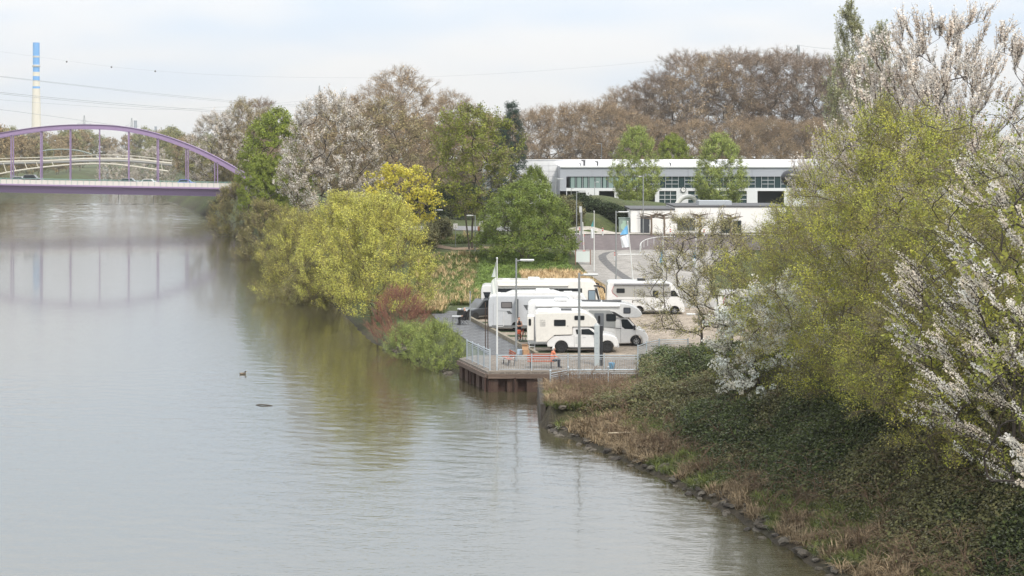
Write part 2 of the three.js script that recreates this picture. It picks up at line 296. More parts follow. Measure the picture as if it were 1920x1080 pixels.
// o.h height, o.r radius, o.y0 crown base, profile, o.n limb ends, o.stems, sprays
function growTree(o) {
  const R = rng(o.seed), prof = PROF[o.prof], y0 = o.y0, ch = o.h - y0;
  const P = [], par = [], dir = [];
  const add = (p, q, d) => { P.push(p); par.push(q); dir.push(d); return P.length - 1; };
  const nst = o.stems ?? 1;
  for (let s = 0; s < nst; s++) {
    const a = s / nst * 6.283 + R() * 2, top = (o.fork ?? (y0 + ch * .5)), lean = (o.lean ?? .0) + (nst > 1 ? (o.spread ?? .3) * (.3 + .9 * R()) : 0), b = nst > 1 ? (o.foot ?? .25) : 0;
    let k = -1; const nn = Math.max(3, Math.ceil(top / (o.step ?? .6))); let wx = 0, wz = 0;
    for (let i = 0; i <= nn; i++) { const t = i / nn; wx += (R() - .5) * .05 * o.h / nn; wz += (R() - .5) * .05 * o.h / nn; k = add([Math.cos(a) * (b + lean * top * t) + wx, -.3 * (i === 0) + top * t, Math.sin(a) * (b + lean * top * t) + wz], k, [Math.cos(a) * lean, 1, Math.sin(a) * lean]); }
  }
  const lump = (a, t) => 1 - (o.lump ?? .25) * (1 - 1.5 * fbm(Math.cos(a) * 1.6 + 5 + o.seed, Math.sin(a) * 1.6 + t * 3.4, o.seed, 2));
  const T = [];
  for (let k = 0; k < o.n; k++) { const t = Math.pow(R(), o.tb ?? .85), a = R() * 6.283, u = Math.pow(R(), 1 / (o.fill ?? 2.6)), r = o.r * prof(t) * lump(a, t) * u; T.push([Math.cos(a) * r * (o.sx ?? 1), y0 + ch * t * (.96 + .08 * R()), Math.sin(a) * r]); }
  const fk = [0, o.fork ?? y0, 0];
  T.sort((a, b) => Math.hypot(a[0], a[1] - fk[1] * .6, a[2]) - Math.hypot(b[0], b[1] - fk[1] * .6, b[2]));
  const tips = [], upw = o.up ?? .5;
  for (const t of T) {
    let best = 1e9, bi = 0;
    for (let i = 0; i < P.length; i++) { const p = P[i]; if (p[1] < (o.low ?? y0 * .7) * 1) continue; const dx = t[0] - p[0], dy = t[1] - p[1], dz = t[2] - p[2], h = Math.hypot(dx, dz), q = h * h + dy * dy + upw * Math.pow(Math.max(0, h * (o.steep ?? .5) - dy), 2) * 2; if (q < best) { best = q; bi = i; } }
    const p = P[bi], L = Math.hypot(t[0] - p[0], t[1] - p[1], t[2] - p[2]); if (L < .05) continue;
    const d = dir[bi], dl = Math.hypot(...d), c = [p[0] + (d[0] / dl * .35 + (t[0] - p[0]) / L * .3) * L * .7, p[1] + (d[1] / dl * .3 + (t[1] - p[1]) / L * .3 + (o.arch ?? 0)) * L * .7, p[2] + (d[2] / dl * .35 + (t[2] - p[2]) / L * .3) * L * .7];
    const n = Math.max(2, Math.ceil(L / (o.step ?? .6))); let k = bi, prev = p;
    for (let i = 1; i <= n; i++) { const s = i / n, a = (1 - s) * (1 - s), b = 2 * s * (1 - s), e = s * s, j = (o.crook ?? .06) * L / n * (i < n ? 1 : 0); const w = [p[0] * a + c[0] * b + t[0] * e + (R() - .5) * j * 4, p[1] * a + c[1] * b + t[1] * e + (R() - .5) * j * 3, p[2] * a + c[2] * b + t[2] * e + (R() - .5) * j * 4]; k = add(w, k, [w[0] - prev[0], w[1] - prev[1], w[2] - prev[2]]); prev = w; }
    tips.push(k);
  }
  const N = P.length, rad = new Float64Array(N), kids = Array.from({ length: N }, () => []), pw = o.pw ?? 2.3, r0 = o.r0 ?? .012;
  for (let i = N - 1; i >= 0; i--) { if (rad[i] === 0) rad[i] = Math.pow(r0, pw); if (par[i] >= 0) { rad[par[i]] += rad[i] + Math.pow(r0 * .15, pw); kids[par[i]].push(i); } }
  for (let i = 0; i < N; i++) rad[i] = Math.pow(rad[i], 1 / pw);
  const wood = new Tris(), bk = o.bark ?? [.07, .055, .04];
  const seen = new Uint8Array(N);
  for (let i = 0; i < N; i++) { // follow the thickest child to make long tubes
    if (seen[i]) continue; const line = [], rr = []; if (par[i] >= 0) { line.push(P[par[i]]); rr.push(Math.min(rad[par[i]], rad[i] * 1.25)); } let k = i;
    while (k >= 0) { seen[k] = 1; line.push(P[k]); rr.push(rad[k] * (P[k][1] < .6 && o.flare !== 0 ? 1 + .5 * (1 - clamp(P[k][1] / .6)) : 1)); let b = -1; for (const q of kids[k]) if (!seen[q] && (b < 0 || rad[q] > rad[b])) b = q; k = b; }
    if (line.length < 2) continue; const big = Math.max(...rr); if (big < (o.cutWood ?? 0)) continue; const tone = .8 + .4 * R();
    wood.tube(line, rr, big > .12 ? 9 : big > .04 ? 6 : big > .018 ? 4 : 3, bk.map(v => v * tone));
  }
  // shoots on the outer, thin wood
  const S = [], lim = o.thin ?? r0 * 2.6;
  for (let i = 0; i < N; i++) {
    if (par[i] < 0 || rad[i] > lim) continue; const p = P[i], nk = o.per ?? 2, m = Math.floor(nk + R());
    const out = Math.hypot(p[0], p[2]) || 1, oy = (p[1] - (y0 + ch * .4)) / ch;
    for (let k = 0; k < m; k++) {
      const d = V(p[0] / out * (o.out ?? .6) + dir[i][0] * .8 + (R() - .5) * (o.scat ?? 1.3), (o.rise ?? .5) + oy * .3 + (R() - .5) * (o.scat ?? 1.3), p[2] / out * (o.out ?? .6) + dir[i][2] * .8 + (R() - .5) * (o.scat ?? 1.3)).normalize();
      S.push([p, d, o.len * (.55 + .8 * R()), R() * 6.283, R()]);
    }
  }
  return { wood, S, R };
}
const leafMat = (tr = .3) => new THREE.MeshPhysicalMaterial({ vertexColors: true, roughness: .9, transmission: tr, thickness: 0, side: THREE.DoubleSide, ior: 1.35 });
const LEAF = leafMat(.27), TWIG = new THREE.MeshStandardMaterial({ vertexColors: true, roughness: .95, side: THREE.DoubleSide });
const BARK = new THREE.MeshStandardMaterial({ vertexColors: true, roughness: 1 });
function shootMatrix(s) { _q.setFromUnitVectors(UPV, s[1]); const q2 = new THREE.Quaternion().setFromAxisAngle(UPV, s[3]); _q.multiply(q2); return _m.compose(V(...s[0]), _q, V(s[2], s[2], s[2])); }
// builds the tree's group at the origin, not yet in the scene
function makeTree(o, inst) {
  const { wood, S, R } = growTree(o), g = new THREE.Group(), mat = o.mat ?? LEAF;
  const vs = (o.sprays ?? [o.spray]).flatMap((sp, k) => [spray(sp, o.seed * 7 + k), spray(sp, o.seed * 7 + 31 + k)]);
  part('trunk', wood.geo(), BARK, g);
  const pick = s => Math.floor(s[4] * vs.length * .9999), tint = () => { const v = 1 + (R() - .5) * (o.vary ?? .35), h = (R() - .5) * .12; return [v * (1 + h), v, v * (1 - h)]; };
  if (!inst) { const t = new Tris(); for (const s of S) t.add(vs[pick(s)], shootMatrix(s), tint()); const c = part('crown', t.geo(), mat, g); c.userData.kind = 'stuff'; g.userData.tris = t.i.length / 3; }
  else vs.forEach((v, k) => { const L = S.filter(s => pick(s) === k); const im = new THREE.InstancedMesh(v.geo(), mat, L.length); im.name = 'crown'; im.userData.kind = 'stuff'; L.forEach((s, i) => { im.setMatrixAt(i, shootMatrix(s)); const c = tint(); im.setColorAt(i, lin(c[0], c[1], c[2])); }); im.castShadow = im.receiveShadow = true; g.add(im); g.userData.n = (g.userData.n ?? 0) + L.length; });
  return g;
}
const TREES = [];
function plant(tpl, name, label, x, d, scale = 1, turn = 0, group, sink = 0, cat = 'tree') {
  const g = tpl.clone(); g.name = numbered(name); g.userData = {}; scene.add(g); g.position.set(x, ground(x, d) - .05 - sink, -d); g.rotation.y = turn;
  if (Array.isArray(scale)) g.scale.set(...scale); else g.scale.setScalar(scale);
  return tag(g, label, cat, group);
}
// ------------------------------------------------------------ tree kinds
const GREYBARK = [.17, .145, .115], DARKBARK = [.085, .07, .055];
const sp = {
  brown: { n: 12, size: .085, wide: .42, side: .3, c1: [.33, .24, .145], c2: [.45, .345, .215], bark: [.24, .18, .125], stem: .011, forks: 9 },
  purple: { n: 8, size: .075, wide: .4, side: .28, c1: [.29, .21, .15], c2: [.38, .285, .20], bark: [.21, .16, .12], stem: .011, forks: 10 },
  white: { n: 22, size: .115, wide: .48, side: .14, c1: [.54, .485, .43], c2: [.74, .69, .62], bark: [.15, .12, .095], stem: .012, forks: 4 },
  olive: { n: 18, size: .11, wide: .36, side: .22, c1: [.24, .21, .10], c2: [.35, .30, .15], bark: [.17, .135, .09], stem: .012, forks: 6 },
  willow: { n: 46, size: .072, wide: .3, side: .16, c1: [.47, .47, .075], c2: [.66, .63, .15], bark: [.24, .22, .08], stem: .009, forks: 3, lift: .8 },
  willowDark: { n: 36, size: .072, wide: .3, side: .16, c1: [.27, .27, .07], c2: [.42, .38, .12], bark: [.21, .165, .08], stem: .01, forks: 4, lift: .8 },
  fresh: { n: 24, size: .18, wide: .48, side: .3, c1: [.155, .20, .024], c2: [.26, .31, .042], bark: [.09, .075, .045], stem: .01, forks: 1 },
  locust: { n: 22, size: .145, wide: .45, side: .28, c1: [.16, .19, .03], c2: [.28, .30, .05], bark: [.11, .085, .05], stem: .011, forks: 3 },
  yellow: { n: 22, size: .18, wide: .5, side: .24, c1: [.44, .40, .05], c2: [.62, .54, .085], bark: [.14, .11, .07], stem: .01, forks: 2 },
  hornbeam: { n: 28, size: .14, wide: .42, side: .28, c1: [.13, .18, .03], c2: [.23, .29, .052], bark: [.10, .09, .06], stem: .01, forks: 3 },
  column: { n: 30, size: .12, wide: .36, side: .18, c1: [.25, .31, .07], c2: [.38, .44, .11], bark: [.12, .10, .06], stem: .01, forks: 2 },
  conifer: { n: 30, size: .18, wide: .22, side: .25, c1: [.018, .04, .026], c2: [.035, .065, .04], bark: [.05, .04, .03], stem: .02, forks: 1 },
  poplar: { n: 22, size: .12, wide: .42, side: .12, c1: [.30, .31, .17], c2: [.41, .41, .23], bark: [.17, .145, .11], stem: .01, forks: 2, lift: 1 },
  redtwig: { n: 3, size: .08, wide: .3, side: .1, c1: [.28, .17, .08], c2: [.34, .24, .11], bark: [.25, .11, .085], stem: .012, forks: 5 },
  lowbush: { n: 26, size: .10, wide: .22, side: .12, c1: [.21, .27, .06], c2: [.32, .37, .10], bark: [.16, .19, .06], stem: .01, forks: 3, lift: 1 },
  farA: { n: 16, size: .22, wide: .5, side: .34, c1: [.20, .20, .075], c2: [.31, .29, .12], bark: [.14, .115, .08], stem: .016, forks: 2 },
  farB: { n: 14, size: .25, wide: .5, side: .34, c1: [.24, .18, .095], c2: [.33, .25, .14], bark: [.15, .12, .08], stem: .016, forks: 3 },
};
const T = {};
T.plane = makeTree({ seed: 3, h: 26, r: 10, y0: 5, fork: 11, prof: 'round', n: 430, step: 1.1, r0: .026, thin: .075, per: 2.6, len: 1.6, spray: sp.brown, mat: TWIG, bark: GREYBARK, scat: 1.5, fill: 2.2, steep: .6 });
T.plane2 = makeTree({ seed: 14, h: 28, r: 8, y0: 8, fork: 14, prof: 'vase', n: 380, step: 1.2, r0: .026, thin: .075, per: 3.0, len: 1.6, spray: sp.purple, mat: TWIG, bark: GREYBARK, scat: 1.5, fill: 2, steep: .9 });
T.round = makeTree({ seed: 8, h: 17, r: 8.5, y0: 2.5, fork: 6, prof: 'round', n: 330, step: 1, r0: .022, thin: .06, per: 2.8, len: 1.45, spray: sp.brown, mat: TWIG, bark: GREYBARK, scat: 1.6, fill: 2.6 });
T.cherry = makeTree({ seed: 21, h: 19, r: 8.5, y0: 1.5, fork: 7, prof: 'egg', n: 420, step: .9, r0: .024, thin: .06, per: 3, len: 1.25, sprays: [sp.white, sp.white, sp.white, sp.olive], mat: LEAF, bark: DARKBARK, scat: 1, rise: .8, fill: 3 });
T.olive = makeTree({ seed: 26, h: 18, r: 8, y0: 2, fork: 6, prof: 'egg', n: 380, step: .9, r0: .022, thin: .06, per: 2.5, len: 1.3, sprays: [sp.olive, sp.olive, sp.brown], mat: TWIG, bark: DARKBARK, scat: 1.1, rise: .7, fill: 2.2 });
T.maple = makeTree({ seed: 31, h: 17, r: 7, y0: .8, fork: 6, prof: 'egg', n: 330, step: .9, r0: .024, thin: .055, per: 3.2, len: 1.1, spray: sp.fresh, bark: DARKBARK, scat: 1.4, lump: .3, fill: 3.5 });
T.locust = makeTree({ seed: 37, h: 17.2, r: 6.6, y0: 4.2, fork: 5.2, stems: 3, spread: .22, foot: .35, prof: 'round', n: 340, step: .8, r0: .022, thin: .055, per: 2.8, len: 1.1, sprays: [sp.locust, sp.locust, sp.olive], bark: DARKBARK, scat: 1.5, lump: .5, fill: 2.6 });
T.yellow = makeTree({ seed: 41, h: 12, r: 4.8, y0: 3, fork: 4.5, stems: 2, spread: .2, prof: 'vase', n: 170, step: .8, r0: .02, thin: .05, per: 2, len: .95, spray: sp.yellow, bark: DARKBARK, scat: 1.2, rise: .8, lump: .4 });
T.willow = makeTree({ seed: 45, h: 11.4, r: 5.9, y0: .4, fork: 3, stems: 7, spread: .42, foot: .5, prof: 'dome', n: 460, step: .7, r0: .012, thin: .034, per: 2.3, len: 1.3, sprays: [sp.willow, sp.willow, sp.willow, sp.willowDark], bark: [.12, .10, .045], scat: .8, rise: 1.2, out: .45, fill: 2.6, steep: 1.1, low: .3, lump: .35 });
T.willow2 = makeTree({ seed: 49, h: 10, r: 5.2, y0: .3, fork: 2.5, stems: 7, spread: .45, foot: .4, prof: 'dome', n: 330, step: .7, r0: .012, thin: .034, per: 2.1, len: 1.3, sprays: [sp.willowDark, sp.willowDark, sp.willow], bark: [.13, .10, .05], scat: .8, rise: 1.1, out: .5, fill: 2.6, steep: 1.1, low: .3, lump: .45 });
T.brush = makeTree({ seed: 53, h: 9, r: 4.6, y0: .2, fork: 2.2, stems: 7, spread: .45, foot: .4, prof: 'dome', n: 280, step: .7, r0: .012, thin: .034, per: 2.5, len: 1.35, sprays: [sp.olive, sp.willowDark], bark: [.13, .10, .06], scat: .9, rise: 1, out: .5, steep: 1, low: .2, lump: .45 });
T.hornbeam = makeTree({ seed: 57, h: 10.2, r: 6.0, y0: .1, fork: 2, stems: 5, spread: .4, prof: 'bun', n: 430, step: .6, r0: .014, thin: .04, per: 2.7, len: .85, spray: sp.hornbeam, bark: DARKBARK, scat: 1.3, rise: .6, fill: 5, low: .2, lump: .18 });
T.column = makeTree({ seed: 61, h: 16, r: 5.4, y0: 1.2, fork: 9, prof: 'column', n: 460, step: .8, r0: .013, thin: .042, per: 2.3, len: 1.35, tb: 1.15, spray: sp.column, bark: DARKBARK, scat: .9, rise: .9, out: .4, fill: 3, steep: 1.2, low: 1.5, lump: .3 });
T.conifer = makeTree({ seed: 65, h: 20, r: 4.6, y0: 1.5, fork: 18, prof: 'cone', n: 260, step: .9, r0: .02, thin: .05, per: 2.2, len: 1.1, spray: sp.conifer, mat: TWIG, bark: DARKBARK, scat: 1, rise: .1, fill: 3, steep: .1, tb: 1.3 });
T.poplar = makeTree({ seed: 69, h: 30, r: 3.5, y0: 3, fork: 26, prof: 'egg', n: 420, step: 1, r0: .013, thin: .04, per: 1.8, len: 1.3, spray: sp.poplar, bark: GREYBARK, scat: .5, rise: 1.7, out: .15, fill: 2, steep: 3, lump: .4 });
T.redbush = makeTree({ seed: 73, h: 4, r: 2.6, y0: .2, fork: .8, stems: 9, spread: .6, foot: .3, prof: 'dome', n: 240, step: .4, r0: .008, thin: .02, per: 2, len: .8, spray: sp.redtwig, mat: TWIG, bark: [.16, .07, .05], scat: .7, rise: 1, steep: 1, low: .1 });
T.lowbush = makeTree({ seed: 77, h: 3.2, r: 2.5, y0: .05, fork: .5, stems: 9, spread: .7, foot: .3, prof: 'dome', n: 260, step: .35, r0: .006, thin: .016, per: 2, len: .7, spray: sp.lowbush, bark: [.10, .10, .04], scat: .6, rise: .9, steep: .8, low: .05 });
T.farA = makeTree({ seed: 81, h: 20, r: 7.5, y0: 2.5, fork: 8, prof: 'round', n: 150, step: 1.5, r0: .03, thin: .08, per: 2, len: 1.9, spray: sp.farA, bark: DARKBARK, cutWood: .04, lump: .4 });
T.farB = makeTree({ seed: 85, h: 21, r: 8, y0: 2.5, fork: 9, prof: 'round', n: 160, step: 1.5, r0: .03, thin: .08, per: 2, len: 2, spray: sp.farB, mat: TWIG, bark: GREYBARK, cutWood: .04, lump: .35 });
console.log(Object.entries(T).map(([k, t]) => k + ' ' + t.userData.tris).join(', '), 'all', Object.values(T).reduce((a, t) => a + t.userData.tris, 0));

// ------------------------------------------------------------ trees along the bank and behind, each where it stands
const px = (p, d) => X(p, d);
const GB = 'large budding trees rising behind the blossoming bank trees';
plant(T.plane, 'budding_tree', 'tall brown budding tree, highest crown left of the white hall', px(748, 238), 238, [1, .92, 1], 1);
plant(T.plane, 'budding_tree', 'tan budding tree left of the highest crown, above the white blossom', px(655, 250), 250, [.9, .76, .9], 2.5);
plant(T.plane, 'budding_tree', 'pale budding tree with thin crown just above the dark green locust', px(845, 250), 250, [.8, .8, .8], 4);
plant(T.plane2, 'bare_tree', 'dark purple bare tree behind the end of the purple arch', px(490, 375), 375, [.8, .86, .8], .4);
plant(T.cherry, 'blossom_tree', 'large white blossoming tree beside the canal, left of the yellow maple', px(622, 190), 190, [.88, .98, .88], .7);
plant(T.cherry, 'blossom_tree', 'white blossoming tree right behind the right end of the purple arch', px(408, 356), 356, [1.05, 1.05, 1.05], 2.2);
plant(T.olive, 'budding_tree', 'olive brown tree with white blossom at its top, right of the large blossoming tree', px(715, 200), 200, [1.05, .99, 1.05], 1.2);
plant(T.olive, 'budding_tree', 'brown budding tree between white blossom and bright green maple at the bridge', px(462, 362), 362, [1.1, 1.3, 1.1], 3);
plant(T.maple, 'maple_tree', 'bright green maple hiding the right end of the purple bridge', px(518, 252), 252, [1.0, 1.04, 1.0], .3);
plant(T.maple, 'maple_tree', 'small dark green maple at the foot of the bright green one', px(492, 246), 246, [.62, .68, .62], 2.3);
plant(T.locust, 'locust_tree', 'olive green tree with three dark trunks beside the street lamp', px(884, 181), 181, [1.0, 1, 1.0], 1.1);
plant(T.yellow, 'yellow_maple', 'yellow flowering maple behind the big willow', px(754, 166), 166, [.97, .93, .97], .5);
plant(T.willow, 'willow_bush', 'big yellow green willow bush leaning over the water, largest on the bank', px(708, 125), 125, [1.04, .87, 1.0], .5);
plant(T.willow, 'willow_bush', 'yellow green willow bush behind and left of the biggest one', px(645, 142), 142, [.95, .88, .95], 2.4);
plant(T.willow2, 'willow_bush', 'olive willow bush between the brown bushes and the biggest willow', px(575, 152), 152, [1.08, .93, 1], 1.3);
plant(T.brush, 'riverside_bush', 'brown olive bush at the waterline left of the willows', px(497, 207), 207, [.95, .95, .95], .6);
plant(T.brush, 'riverside_bush', 'grey green bush at the waterline just right of the bridge', px(437, 262), 262, [1.05, 1.05, 1.05], 2.6);
plant(T.willow2, 'willow_bush', 'leafy willow bush with a pale top between the brown bush and olive willow', px(545, 183), 183, [.9, .8, .9], 3.1);
plant(T.brush, 'riverside_bush', 'dark low bush overhanging the water in front of the olive willow', px(580, 146), 146, [.7, .55, .7], 4.4);
plant(T.redbush, 'red_twig_bush', 'leafless red brown bush at the foot of the biggest willow', px(750, 112), 112, [1.0, 1.0, 1.0], .3);
plant(T.lowbush, 'green_bush', 'bright green low bush at the waterline beside the quay', px(820, 101.5), 101.5, [.86, .98, .86], 0, undefined, 0, 'bush');
plant(T.lowbush, 'green_bush', 'thin straggling bush leaning over the water between red bush and green bush', px(768, 106.5), 106.5, [.8, .75, .8], 1.2, undefined, 0, 'bush');
plant(T.hornbeam, 'hornbeam_bush', 'large round dark green bush beside the grass, in front of the hall', px(985, 172), 172, [1.05, .86, 1.05], 0, undefined, 0, 'bush');
plant(T.hornbeam, 'hornbeam_bush', 'green pointed shrub rising behind the large round bush', px(1002, 186), 186, [.5, .93, .5], 2, undefined, 0, 'bush');
plant(T.column, 'columnar_tree', 'light green columnar tree before the hall, left one of the pair', px(1193, 278), 278, [.97, .95, .97], 0);
plant(T.column, 'columnar_tree', 'light green columnar tree before the hall, right one of the pair', px(1349, 280), 280, [1.05, .87, 1.05], 2);
plant(T.maple, 'maple_tree', 'fresh green tree behind the hall roof between the two columnar trees', px(1262, 326), 326, [.75, .83, .75], 1);
plant(T.conifer, 'conifer_tree', 'dark conifer rising behind the olive green locust', px(960, 300), 300, [1.1, 1.05, 1.1], 0);
plant(T.conifer, 'conifer_tree', 'short dark conifer left of the taller conifer', px(940, 298), 298, [1.15, .85, 1.15], 1);
plant(T.poplar, 'poplar_tree', 'tall upright poplar, left one of the pair behind the white blossom', px(1592, 172), 172, [1, .98, 1], 0);
plant(T.poplar, 'poplar_tree', 'upright poplar half hidden behind white blossom, right one of the pair', px(1650, 176), 176, [.9, .9, .9], 2);
{
  const R = rng(5150);
  const g1 = 'tall brown wood behind the hall', l1 = 'tall brown budding tree in the wood behind the hall';
  for (const [p, d, t, tp] of [[1285, 372, 108, 1], [1330, 366, 112, 0], [1375, 372, 104, 1], [1420, 368, 108, 1], [1465, 374, 104, 1], [1512, 366, 112, 1], [1560, 370, 118, 1], [1610, 372, 130, 1], [1240, 376, 150, 1], [1205, 374, 165, 1], [1165, 380, 178, 0], [1660, 372, 140, 1], [1720, 372, 140, 0]]) {
    const hgt = (370 - t) / F * d + 1.5, tpl = tp ? T.plane2 : T.plane, hh = tp ? 29.5 : 27.5, s = hgt / hh; plant(tpl, 'wood_tree', l1, px(p, d), d, [s * (1.0 + .2 * R()), s, s * 1.1], R() * 6, g1);
  }
  const g2 = 'lower brown trees along the back of the hall', l2 = 'round brown budding tree along the back of the hall';
  for (const [p, d, t] of [[985, 336, 212], [1030, 338, 205], [1075, 340, 200], [1120, 338, 196], [1160, 340, 205], [1215, 340, 225], [1300, 340, 230], [1390, 340, 228], [1440, 338, 224], [1490, 340, 232], [1540, 340, 226], [1590, 338, 230]]) {
    const s = ((370 - t) / F * d + 1.5) / 18.2; plant(T.round, 'round_tree', l2, px(p, d), d, [s * (.85 + .2 * R()), s, s], R() * 6, g2);
  }
  const g3 = 'trees along the far canal beyond the bridge';
  const L3 = ['far green tree on the canal bank beyond the purple bridge', 'far brown tree on the canal bank beyond the purple bridge'];
  for (let k = 0; k < 46; k++) { // both far banks, closing off the view
    const left = k < 20, u = left ? k / 20 : (k - 20) / 26;
    let x, d; if (left) { d = lerp(470, 900, u * u * .9 + R() * .06); x = px(lerp(-45, 205, u), d) - 12 * R() - 6; } else { d = lerp(960, 372, u) + R() * 14; const sx = shoreX(Math.min(d, 915)); x = Math.max(sx + 9 + 12 * R(), px(lerp(150, 385, u), d)); }
    const s = (d > 700 ? .92 : .72) * (.85 + .35 * R()), b = R() < .5;
    plant(b ? T.farB : T.farA, 'far_tree', L3[b ? 1 : 0], x, d, [s, s * (.85 + .25 * R()), s], R() * 6, g3 + (b ? ', brown' : ', green'));
  }
  for (let k = 0; k < 22; k++) { const d = 985 + 40 * R(), p = lerp(-60, 520, (k + R() * .6) / 22), b = R() < .5, s = 1.12 * (.8 + .4 * R()); plant(b ? T.farB : T.farA, 'far_tree', L3[b ? 1 : 0], px(p, d), d, [s, s, s], R() * 6, g3 + (b ? ', brown' : ', green')); }
  plant(T.cherry, 'blossom_tree', 'far white blossoming tree on the bank, seen between the hangers of the purple bridge', px(222, 560), 560, .95, 0);
  plant(T.cherry, 'blossom_tree', 'far white blossoming tree above the footbridge, right of the other far blossom', px(288, 520), 520, .95, 3);
  for (const [p, q, s, l] of [[405, 352, .9, 'low bush under the right end of the purple bridge'], [382, 385, .85, 'low bush on the bank seen under the purple bridge'], [362, 420, .8, 'bush on the bank behind the footbridge end'], [20, 492, .9, 'bush on the far left bank seen under the purple bridge'], [-8, 480, 1, 'bush at the left picture edge behind the purple bridge']]) plant(T.brush, 'riverside_bush', l, px(p, q) + (p > 100 ? 4 : -5), q, [s * 1.3, s, s * 1.3], p, undefined, 0, 'bush');
  // second rank between bank and hall, left
  for (const [p, d, s] of [[590, 300, 1], [560, 320, .95], [640, 300, .9], [700, 290, .9], [780, 300, .85], [850, 310, .8], [905, 330, .8], [930, 345, .9]]) plant(R() < .5 ? T.farB : T.round, 'background_tree', 'brown tree behind the tall budding trees on the bank', px(p, d), d, s, R() * 6, 'second rank of trees on the bank');
}
// ------------------------------------------------------------ foreground bank: trees
const nsp = {
  petals: { n: 84, size: .05, wide: .5, side: .06, from: 0, lift: .2, c1: [.60, .55, .47], c2: [.78, .74, .66], bark: [.07, .055, .045], stem: .022, forks: 0 },
  petalsThin: { n: 44, size: .09, wide: .5, side: .07, from: 0, c1: [.62, .55, .49], c2: [.80, .75, .68], bark: [.09, .07, .06], stem: .018, forks: 1 },
  newLeaf: { n: 20, size: .12, wide: .36, side: .3, c1: [.17, .19, .035], c2: [.30, .31, .06], bark: [.085, .07, .045], stem: .012, forks: 4 },
  willowNear: { n: 54, size: .06, wide: .34, side: .2, c1: [.34, .365, .05], c2: [.50, .49, .095], bark: [.17, .165, .08], stem: .008, forks: 7, lift: .6 },
  oliveNear: { n: 34, size: .06, wide: .4, side: .24, c1: [.24, .225, .065], c2: [.37, .33, .105], bark: [.18, .14, .085], stem: .008, forks: 9 },
  blackthorn: { n: 40, size: .12, wide: .5, side: .16, c1: [.58, .58, .51], c2: [.74, .73, .66], bark: [.06, .05, .04], stem: .014, forks: 2 },
  paleBud: { n: 26, size: .08, wide: .45, side: .24, c1: [.34, .30, .13], c2: [.52, .47, .28], bark: [.07, .055, .042], stem: .014, forks: 4 },
  greenBud: { n: 26, size: .075, wide: .4, side: .2, c1: [.24, .23, .07], c2: [.34, .31, .11], bark: [.075, .06, .045], stem: .014, forks: 5 },
};
const nt = {};
nt.small = makeTree({ seed: 101, h: 9.6, r: 4.6, y0: 1.7, fork: 2.2, stems: 1, prof: 'wide', n: 230, step: .45, r0: .012, thin: .034, per: 2.2, len: .8, sprays: [nsp.paleBud, nsp.greenBud, nsp.greenBud], bark: [.05, .04, .032], scat: 1.2, rise: .4, crook: .08, fill: 2, steep: .8 }, 1);
nt.slim = makeTree({ seed: 103, h: 9, r: 2.4, y0: 2, fork: 4, stems: 2, spread: .12, prof: 'egg', n: 90, step: .45, r0: .011, thin: .028, per: 1.6, len: .7, sprays: [nsp.greenBud, nsp.paleBud], bark: [.10, .085, .065], scat: 1.1, rise: .7, crook: .1 }, 1);
nt.willow = makeTree({ seed: 107, h: 12.6, r: 5.6, y0: .6, fork: 3.2, stems: 5, spread: .35, foot: .4, prof: 'round', sx: 1.15, n: 640, step: .45, r0: .008, thin: .026, per: 2.0, len: .95, sprays: [nsp.willowNear, nsp.willowNear, nsp.oliveNear], bark: [.09, .072, .05], scat: 1.2, rise: .5, fill: 2, crook: .12, steep: .6, low: .4, lump: .55 }, 1);
nt.thicket = makeTree({ seed: 109, h: 9.5, r: 4.4, y0: .3, fork: 2, stems: 6, spread: .5, foot: .5, prof: 'round', sx: 1.25, n: 420, step: .4, r0: .008, thin: .024, per: 1.9, len: .9, sprays: [nsp.oliveNear, nsp.oliveNear, nsp.willowNear, nsp.willowNear], bark: [.11, .09, .055], scat: 1.3, rise: .3, fill: 1.9, crook: .18, steep: .4, low: .3, lump: .4 }, 1);
nt.cherryTop = makeTree({ seed: 113, h: 16.5, r: 6.2, y0: 3, fork: 5, stems: 2, spread: .12, prof: 'vase', n: 380, step: .5, r0: .011, thin: .034, per: 2.5, len: .9, spray: nsp.petalsThin, bark: [.07, .055, .05], scat: .7, rise: 1.2, out: .4, fill: 2, steep: 1.1 }, 1);
nt.cherryNear = makeTree({ seed: 117, h: 12.8, r: 6.6, y0: 1.2, fork: 3.4, prof: 'round', n: 360, step: .4, r0: .012, thin: .028, per: 1.9, len: .95, sprays: [nsp.petals, nsp.petals, nsp.petals, nsp.newLeaf], bark: [.055, .045, .038], scat: .55, rise: .6, out: .75, fill: 3, steep: .45, tb: 1 }, 1);
nt.blackthorn = makeTree({ seed: 121, h: 4.6, r: 3.1, y0: .2, fork: 1.2, stems: 5, spread: .5, foot: .3, prof: 'dome', n: 220, step: .35, r0: .01, thin: .026, per: 2, len: .6, sprays: [nsp.blackthorn, nsp.blackthorn, nsp.newLeaf], bark: [.05, .042, .035], scat: 1.1, rise: .3, low: .2 }, 1);
nt.airy = makeTree({ seed: 125, h: 15, r: 5, y0: 4, fork: 7, lean: 0, prof: 'wide', n: 120, step: .5, r0: .012, thin: .028, per: 1.5, len: .8, sprays: [nsp.newLeaf, nsp.greenBud, nsp.oliveNear], bark: [.06, .05, .042], scat: 1.2, rise: .3, crook: .14, fill: 1.8 }, 1);
let nInst = 0; for (const k in nt) nInst += nt[k].userData.n;
const put = (k, ...a) => plant(nt[k], ...a);
put('small', 'young_tree', 'small spreading tree with pale buds at the edge of the car park', X(1314, 100), 100, 1, .4);
put('slim', 'slim_tree', 'thin young tree just right of the small spreading tree', X(1362, 98), 98, 1, 1.4);
